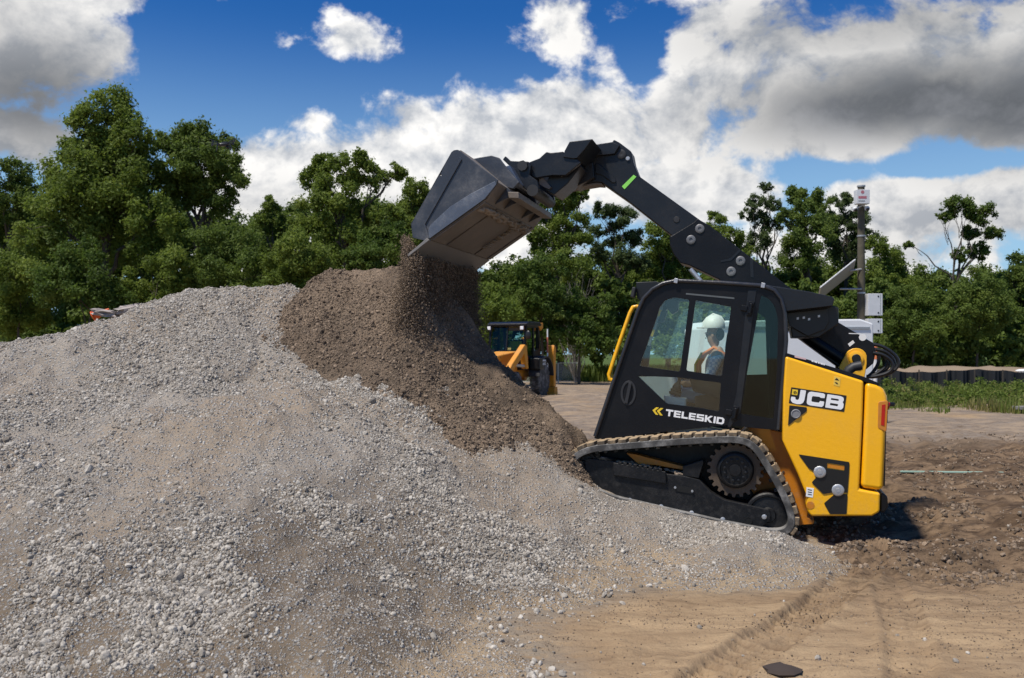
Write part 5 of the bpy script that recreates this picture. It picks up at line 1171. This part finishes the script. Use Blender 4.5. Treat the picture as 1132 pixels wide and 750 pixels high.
# ======================================================== WHITE TRAILER behind the cab
b = at(857, 390, 21); TL = empty('box_trailer', (b.x, 21, 0), (0, 0, R(6))); tag(TL, 'white enclosed trailer standing behind the loader cab', 'trailer')
tw = paint('trailer_white_paint', (.80, .80, .79), .35, dust=.08, dcol=(.5, .47, .42))
mb = MB(); mb.poly3([Vector((a, -.95, z)) for a, z in [(-1.88, .5), (1.9, .5), (1.9, 2.35), (1.6, 2.45), (-1.7, 2.40), (-1.88, 2.25)]], (0, 1.9, 0)); bd = mb.build('body', tw, TL, bevel=.04)
mb = MB(); mb.box((0, -.965, .56), (3.7, .03, .12)); mb.box((0, -.965, 2.25), (3.6, .02, .05)); mb.build('trim_rail', mgal, bd)
for x in (-.45, .35):
    mb = MB(); mb.lathe([(0, -.1), (.2, -.1), (.32, -.1), (.34, -.05), (.34, .08), (.3, .1), (0, .1)], (x, -.98, .34), (0, 1, 0), 28); w_ = mb.build('wheel', M['rubber'], TL)
    mb = MB(); mb.lathe([(0, -.12), (.08, -.12), (.1, -.105), (.2, -.105), (.2, -.08), (0, -.08)], (x, -.99, .34), (0, 1, 0), 20); mb.build('rim', mgal, w_)
mb = MB(); mb.box((-.05, -1.0, .76), (1.75, .24, .05)); mb.build('mudguard', M['bvinyl'], TL, bevel=.015)
mb = MB(); mb.cyl((1.9, 0, .5), (2.9, 0, .48), .05, 8); mb.cyl((2.7, 0, .0), (2.7, 0, .6), .04, 8); mb.build('drawbar', M['bvinyl'], TL)
# ======================================================== small things
o_ = MB().box((0, 0, 0), (1.35, .035, .02)).build('lath', plain('pale_green_lath', (.36, .52, .42), .7), bevel=.003); b = at(1052, 526, 12.3); o_.location = (b.x, 12.3, .075); o_.rotation_euler = (0, 0, R(-5)); tag(o_, 'pale green wooden lath lying flat on the brown mud', 'lath')
mb = MB(); mb.ball((0, 0, 0), (.10, .07, .028), 9, 6)
for v_ in mb.b.verts: v_.co *= .75 + .5 * random.Random(round(v_.co.x * 997 + v_.co.y * 131, 3)).random()
o_ = mb.build('flat_rock', plain('dark_brown_rock', (.05, .035, .028), .9)); b = at(865, 744, 4.8); o_.location = (b.x, 4.8, .015); tag(o_, 'flat dark brown stone lying near the bottom edge', 'stone')
o_ = MB().box((0, 0, 0), (1.6, .3, .1)).build('board', plain('grey_board', (.25, .24, .23), .8), bevel=.01); b = at(1140, 457, 26); o_.location = (b.x, 25.4, .15); tag(o_, 'grey board lying at the grass edge by the right border', 'board')
# debris behind the crest on the left: pale slab chunks, orange barrel lying over
b = at(128, 346, 13.5)
for i, (dx, dz, sx, sz, an_, lab) in enumerate([(-.06, -.05, .14, .045, 8, 'long flat pale concrete slab chunk behind the left heap crest'), (.10, .0, .11, .05, -12, 'tilted upper pale concrete chunk behind the left heap crest')]):
    mb = MB(); mb.box((0, 0, 0), (sx * 1.7, .2, sz * 1.5)); bmesh.ops.subdivide_edges(mb.b, edges=mb.b.edges[:], cuts=3, use_grid_fill=True)
    for v_ in mb.b.verts: v_.co *= .72 + .5 * random.Random(int(v_.co.x * 991 + v_.co.y * 577 + v_.co.z * 313 + i)).random()
    o_ = mb.build('concrete_chunk', plain('pale_concrete', (.36, .31, .28), .9), smooth=False); o_.location = (b.x + dx * 2, 13.5, b.z + dz * 1.2 + .05); o_.scale = (1.5,) * 3; o_.rotation_euler = (0, R(an_), 0); tag(o_, lab, 'concrete chunk')
mb = MB(); mb.lathe([(0, 0), (.14, 0), (.15, .03), (.11, .04), (.02, .42), (0, .42)], (0, 0, 0), (0, 0, 1), 20); o_ = mb.build('traffic_cone', plain('orange_cone_plastic', (.80, .13, .02), .5)); o_.scale = (.6,) * 3; o_.location = (at(103, 390, 13.5).x, 13.5, at(0, 349, 13.5).z - .02); o_.rotation_euler = (0, R(62), R(10)); tag(o_, 'orange traffic cone tipped over behind the left heap crest', 'traffic cone')
# heap those lie on
mb = MB(); mb.ball((0, 0, 0), (2.2, 1.6, 2.1), 30, 16); o_ = mb.build('rubble_mound', mg); o_.location = (b.x, 14.2, .0); tag(o_, 'rubble mound hidden mostly by the left heap crest', 'rubble mound')
# ======================================================== DRONE
b = at(247, 160, 15); DR = empty('quadcopter', b, (R(4), R(-8), R(20))); tag(DR, 'small dark quadcopter drone hovering before the round-headed tree', 'drone')
mdr = plain('dark_grey_plastic', (.03, .033, .038), .4)
mb = MB(); mb.ball((0, 0, 0), (.10, .055, .032), 16, 10); mb.box((.02, 0, .03), (.09, .06, .025)); mb.build('body', mdr, DR)
for sx_0 in (-1, 1):
    for sy_ in (-1, 1):
        mb = MB(); e_ = Vector((sx_0 * .17, sy_ * .15, .03)); mb.tube([(sx_0 * .07, sy_ * .03, .01), e_ * .6 + Vector((0, 0, .012)), e_], [.012, .010, .009], 8); mb.cyl(e_ - Vector((0, 0, .02)), e_ + Vector((0, 0, .03)), .016, 10); ar = mb.build('arm', mdr, DR)
        mb = MB(); mb.box(e_ + Vector((0, 0, .034)), (.20, .016, .003), Matrix.Rotation(R(20 + 40 * sx_0 * sy_), 3, 'Z')); mb.build('propeller', mdr, ar)
        mb = MB(); mb.tube([e_ * .55, Vector((e_.x * .7, e_.y * .7, -.09))], .007, 6); mb.build('landing_leg', mdr, DR)
mb = MB(); mb.ball((.06, 0, -.045), .028, 12, 8); mb.build('camera', M['bvinyl'], DR)
# ======================================================== PERSON in the cab (world-aligned figure, faces the loader's front)
def skin_mesh(name, verts, edges, radii, mat, sub=2, root=0):
    me = bpy.data.meshes.new(name); me.from_pydata([Vector(v) for v in verts], edges, [])
    o = link(name, me); md = o.modifiers.new('skin', 'SKIN'); md.use_smooth_shade = True
    sv = me.skin_vertices[0].data if me.skin_vertices else None
    if sv is None:
        bpy.context.view_layer.objects.active = o; me.skin_vertices_layer = None
    for i, r in enumerate(radii):
        sv[i].radius = r if isinstance(r, tuple) else (r, r); sv[i].use_root = (i == root)
    s = o.modifiers.new('sub', 'SUBSURF'); s.levels = sub; s.render_levels = sub
    dg = bpy.context.evaluated_depsgraph_get(); m2 = bpy.data.meshes.new_from_object(o.evaluated_get(dg)); bpy.data.objects.remove(o)
    m2.materials.clear(); m2.materials.append(mat); m2.name = name; m2.polygons.foreach_set('use_smooth', [True] * len(m2.polygons)); return m2
msk = plain('skin', (.42, .25, .175), .55)
# local frame: +x backwards (loader's rear), so the figure faces -x; y across, z up; origin at the hip on the seat
hip = world(S(786, 436, .76)); face = math.atan2(-math.sin(ALPHA), math.cos(ALPHA))
V_ = []; E_ = []; R_ = []
def jv(p, r, par=None):
    V_.append(p); R_.append(r); 
    if par is not None: E_.append((par, len(V_) - 1))
    return len(V_) - 1
pel = jv((0, 0, .04), (.12, .15)); wai = jv((.0, 0, .20), (.11, .135), pel); che = jv((.0, 0, .38), (.12, .16), wai); clv = jv((.01, 0, .50), (.09, .12), che)
nek = jv((-.01, 0, .57), .052, clv); hd0 = jv((-.03, 0, .66), (.082, .072), nek); hd1 = jv((-.03, 0, .76), (.092, .078), hd0); hd2 = jv((-.02, 0, .82), (.07, .06), hd1)
hands = []
for s in (-1, 1):
    sh = jv((.01, s * .18, .46), .062, clv); el = jv((-.06, s * .25, .22), .045, sh); wr = jv((-.27, s * .25, .17), .032, el); pm = jv((-.35, s * .245, .18), (.034, .026), wr)
    for k, (dy, L) in enumerate(((-.028, .062), (-.009, .072), (.010, .068), (.027, .055))):
        f0 = jv((-.39, s * .245 + dy, .185), .0095, pm); f1 = jv((-.39 - L * .45, s * .245 + dy, .175), .009, f0); jv((-.39 - L * .55, s * .245 + dy, .145), .008, f1)
    t0 = jv((-.36, s * .245 - s * .04, .19), .011, pm); jv((-.385, s * .245 - s * .055, .172), .0095, t0)
    hp = jv((-.02, s * .10, .02), .085, pel); kn = jv((-.44, s * .14, .06), .062, hp); an_ = jv((-.50, s * .14, -.34), .042, kn); hl = jv((-.49, s * .14, -.40), .045, an_); jv((-.64, s * .14, -.41), .036, hl)
me = skin_mesh('person', V_, E_, R_, msk)
# facial relief: push a nose, brow and chin forward
for v in me.vertices:
    x, y, z = v.co
    if z > .60 and x < -.05:
        v.co.x -= .022 * math.exp(-(y / .012) ** 2 - ((z - .70) / .020) ** 2) + .008 * math.exp(-(y / .03) ** 2 - ((z - .64) / .018) ** 2) + .006 * math.exp(-(y / .05) ** 2 - ((z - .745) / .012) ** 2)
PER = link('person', me); PER.location = hip + Vector((.05, 0, -.05)); PER.scale = (.9,) * 3; PER.rotation_euler = (0, 0, face)
tag(PER, 'seated operator in white hard hat, checked shirt and orange vest, facing the bucket', 'person')
# clothes grown from the same skeleton
shirt = plain('checked_shirt', (.36, .50, .60), .8)
m, nt, out = newmat('blue_check_shirt'); g = NT(nt); tc = g.n('ShaderNodeTexCoord').outputs['Object']
ck = g.n('ShaderNodeTexChecker', {'Vector': tc, 'Color1': (.78, .86, .90, 1), 'Color2': (.34, .55, .70, 1), 'Scale': 34.})
p = g.n('ShaderNodeBsdfPrincipled', {'Base Color': ck.outputs[0], 'Roughness': .85}); nt.links.new(p.outputs[0], out.inputs[0])
V2 = [(0, 0, .06), (0, 0, .20), (0, 0, .38), (.01, 0, .505)]; E2 = [(0, 1), (1, 2), (2, 3)]; R2 = [(.135, .165), (.125, .15), (.135, .175), (.095, .125)]
for s in (-1, 1):
    V2 += [(.01, s * .18, .465), (-.06, s * .25, .22), (-.24, s * .25, .176)]; k = len(V2) - 3; E2 += [(3, k), (k, k + 1), (k + 1, k + 2)]; R2 += [.078, .06, .047]
o_ = link('shirt', skin_mesh('shirt', V2, E2, R2, m), PER)
V2 = [(0, 0, .05)]; E2 = []; R2 = [(.13, .165)]
for s in (-1, 1):
    V2 += [(-.02, s * .10, .02), (-.44, s * .14, .06), (-.50, s * .14, -.33)]; k = len(V2) - 3; E2 += [(0, k), (k, k + 1), (k + 1, k + 2)]; R2 += [.098, .076, .06]
o_ = link('trousers', skin_mesh('trousers', V2, E2, R2, plain('washed_denim', (.22, .34, .48), .85)), PER)
mb = MB()
for s in (-1, 1):
    q = [(-.15, s * .10, .10), (-.185, s * .10, .25), (-.185, s * .10, .38), (-.115, s * .09, .50), (-.02, s * .09, .56), (.09, s * .09, .49), (.16, s * .09, .3), (.15, s * .09, .1)]
    mb.tube(q, .023, 8)
mb.build('vest', plain('orange_hi_vis', (.85, .25, .07), .7), PER)
mb = MB()
for s in (-1, 1): mb.tube([(-.19, s * .135, .12), (-.215, s * .135, .25), (-.215, s * .135, .38), (-.145, s * .125, .51)], .012, 6)
mb.build('vest_tape', M['yvinyl'], PER)
mb = MB(); mb.lathe([(.122, 0), (.124, .012), (.118, .05), (.102, .092), (.072, .125), (.036, .142), (.0, .146)], (-.025, 0, .775), (0, 0, 1), 26)
mb.poly3([Vector((-.025 - .11 + (-.075 if abs(a) < 4 else 0) * math.cos(a / 4 * 1.57) , a * .026, .775)) for a in range(-4, 5)], (0, 0, .012)); mb.tube([(-.14, 0, .83), (-.10, 0, .885), (-.03, 0, .93), (.05, 0, .90), (.085, 0, .84)], .012, 8)
mb.build('hard_hat', M['white'], PER)
mb = MB(); mb.ball((.028, 0, .71), (.062, .078, .075), 16, 10); mb.build('hair', plain('dark_hair', (.02, .014, .01), .8), PER)
mb = MB()
for s in (-1, 1): mb.ball((-.03, s * .082, .70), (.018, .01, .03), 10, 8)
mb.build('ears', msk, PER)
mb = MB()
for s in (-1, 1): mb.ball((-.108, s * .032, .722), (.012, .014, .010), 10, 8)
mb.build('eyes', M['white'], PER)
mb = MB(); mb.ball((-.112, 0, .668), (.007, .022, .006), 10, 6); mb.build('mouth', plain('lips', (.22, .08, .06)), PER)
# ======================================================== SKY, SUN, CAMERA
SUN_EL, SUN_AZ = R(62), R(232)        # azimuth clockwise from +Y: behind the camera's left shoulder
sv = Vector((math.sin(SUN_AZ) * math.cos(SUN_EL), math.cos(SUN_AZ) * math.cos(SUN_EL), math.sin(SUN_EL)))
L = bpy.data.lights.new('sun', 'SUN'); L.energy = 4.8; L.angle = R(4.5); L.color = (1, .94, .84)
so = link('sun', L); so.rotation_euler = sv.to_track_quat('Z', 'Y').to_euler()
W = bpy.data.worlds.new('World'); SC.world = W; W.use_nodes = True; nt = W.node_tree; nt.nodes.clear(); g = NT(nt)
out = nt.nodes.new('ShaderNodeOutputWorld')
sky = g.n('ShaderNodeTexSky', sky_type='NISHITA'); sky.sun_disc = False; sky.sun_elevation = SUN_EL; sky.sun_rotation = SUN_AZ; sky.air_density = 1.; sky.dust_density = .4; sky.ozone_density = 3.
d = g.n('ShaderNodeTexCoord').outputs['Generated']
x, y, z = g.n('ShaderNodeSeparateXYZ', {0: d}).outputs
az = g.math('ARCTAN2', x, y); el = g.math('ARCSINE', z)
CLD = [  # photo px, py, radii px, weight
 (40, 60, 130, 85, 1.), (125, 55, 46, 42, .9), (0, 150, 110, 60, .9), (150, 2, 80, 22, .9), (236, 6, 48, 20, .85),
 (375, 44, 60, 26, .78), (312, 44, 26, 22, .66), (345, 138, 52, 22, .78), (320, 190, 120, 50, 1.15), (440, 185, 120, 56, 1.2), (455, 130, 46, 28, .95), (560, 165, 120, 60, 1.25), (600, 122, 70, 32, 1.1), (500, 108, 40, 14, .4),
 (650, 165, 70, 55, 1.3), (618, 25, 48, 40, .78), (700, 8, 60, 28, .6), (790, 35, 90, 60, .85), (880, 90, 170, 85, 1.1), (1010, 90, 190, 80, 1.2), (1130, 90, 140, 90, 1.2), (745, 130, 60, 55, 1.1), (770, 214, 105, 34, 1.4), (1010, 225, 120, 46, 1.), (1110, 225, 110, 56, 1.), (900, 280, 300, 50, .8), (300, 270, 500, 50, .8),
 (-300, 100, 200, 160, .9), (1500, 140, 220, 160, .9), (-900, 160, 300, 130, .8), (2000, 60, 300, 140, .8)]
def blob(px, py, rx, ry):
    a0 = math.atan((px - CX) / FPX) if -400 < px < 1600 else (px - CX) / FPX; e0 = math.atan((HY - py) / FPX * math.cos(a0))
    u = g.math('MULTIPLY', g.math('SUBTRACT', az, a0), FPX / rx); v = g.math('MULTIPLY', g.math('SUBTRACT', el, e0), FPX / ry)
    return g.math('EXPONENT', g.math('MULTIPLY', g.math('ADD', g.math('MULTIPLY', u, u), g.math('MULTIPLY', v, v)), -.75))
den = None
for (px, py, rx, ry, w) in CLD:
    b = g.math('MULTIPLY', blob(px, py, rx, ry), w); den = b if den is None else g.math('MAXIMUM', den, b)
for (px, py, rx, ry, w) in [(1010, 184, 170, 13, .55), (715, 85, 20, 50, .5), (230, 90, 60, 70, .5)]: den = g.math('SUBTRACT', den, g.math('MULTIPLY', blob(px, py, rx, ry), w))
def fb(vec):
    st = g.n('ShaderNodeMapping', {'Vector': vec, 'Scale': (1, 1, 1.25)}).outputs[0]
    a = g.noise(st, 6.5, 9, .60, .25); b = g.n('ShaderNodeTexNoise', {'Vector': st, 'Scale': 17., 'Detail': 7., 'Roughness': .62, 'Distortion': .3}).outputs[0]
    return g.math('MULTIPLY_ADD', b, .36, g.math('MULTIPLY', a, .80))
f0 = fb(d); f1 = fb(g.n('ShaderNodeVectorMath', {0: d, 1: (-.018, -.01, .022)}, operation='ADD').outputs[0])
dens = g.math('ADD', g.math('MULTIPLY', den, .80), g.math('MULTIPLY', g.math('SUBTRACT', f0, .585), 2.1))
alpha = g.ss(dens, .34, .59)
core = g.ss(dens, .5, 1.2)
lit = g.math('MULTIPLY_ADD', g.math('SUBTRACT', f0, f1), 6.5, .66, clamp=True)
grey = None
for (px, py, rx, ry, w) in [(1000, 110, 170, 46, 1.25), (1130, 115, 130, 56, 1.25), (1000, 20, 220, 40, .7), (40, 112, 100, 60, 1.1), (-20, 60, 80, 70, .6), (870, 165, 120, 26, .45), (1080, 250, 150, 40, .4), (330, 235, 400, 24, .3)]:
    b = g.math('MULTIPLY', blob(px, py, rx, ry), w); grey = b if grey is None else g.math('MAXIMUM', grey, b)
grey = g.math('MULTIPLY', grey, g.math('MULTIPLY_ADD', f0, 1.5, .12, clamp=True))
cc_ = g.mix(lit, (5.0, 5.3, 5.8), (10.4, 10.2, 9.9)); cc_ = g.mix(g.math('MULTIPLY', core, .25), cc_, (6.3, 6.4, 6.6))
dk = g.mix(g.ss(f0, .42, .78), (1.1, 1.2, 1.35), (2.7, 2.8, 3.05)); cc_ = g.mix(g.math('MULTIPLY', grey, .92, clamp=True), cc_, dk)
hz_ = g.math('MULTIPLY', g.ss(el, .37, .03), .9)
sk = g.mix(1., sky.outputs[0], (.15, .52, .98), 'MULTIPLY')
sk = g.mix(hz_, sk, (4.0, 6.3, 8.0)); col = g.mix(alpha, sk, cc_)
bg = g.n('ShaderNodeBackground', {'Color': col, 'Strength': .1}); nt.links.new(bg.outputs[0], out.inputs[0])
cam = bpy.data.cameras.new('camera'); co = link('camera', cam); co.location = CAM; co.rotation_euler = (R(90), 0, 0)
cam.sensor_width = 36; cam.lens = 36 * FPX / 1132; cam.shift_y = (HY - 375) / 1132; cam.clip_start = .05; cam.clip_end = 3000
cam.dof.use_dof = True; cam.dof.focus_distance = 8.3; cam.dof.aperture_fstop = 3.2
SC.camera = co
SC.view_settings.view_transform = 'Standard'; SC.view_settings.look = 'None'; SC.view_settings.exposure = .06; SC.view_settings.gamma = 1
SC.view_settings.use_curve_mapping = False
SC.cycles.max_bounces = 10; SC.cycles.transparent_max_bounces = 16; SC.cycles.use_denoising = True
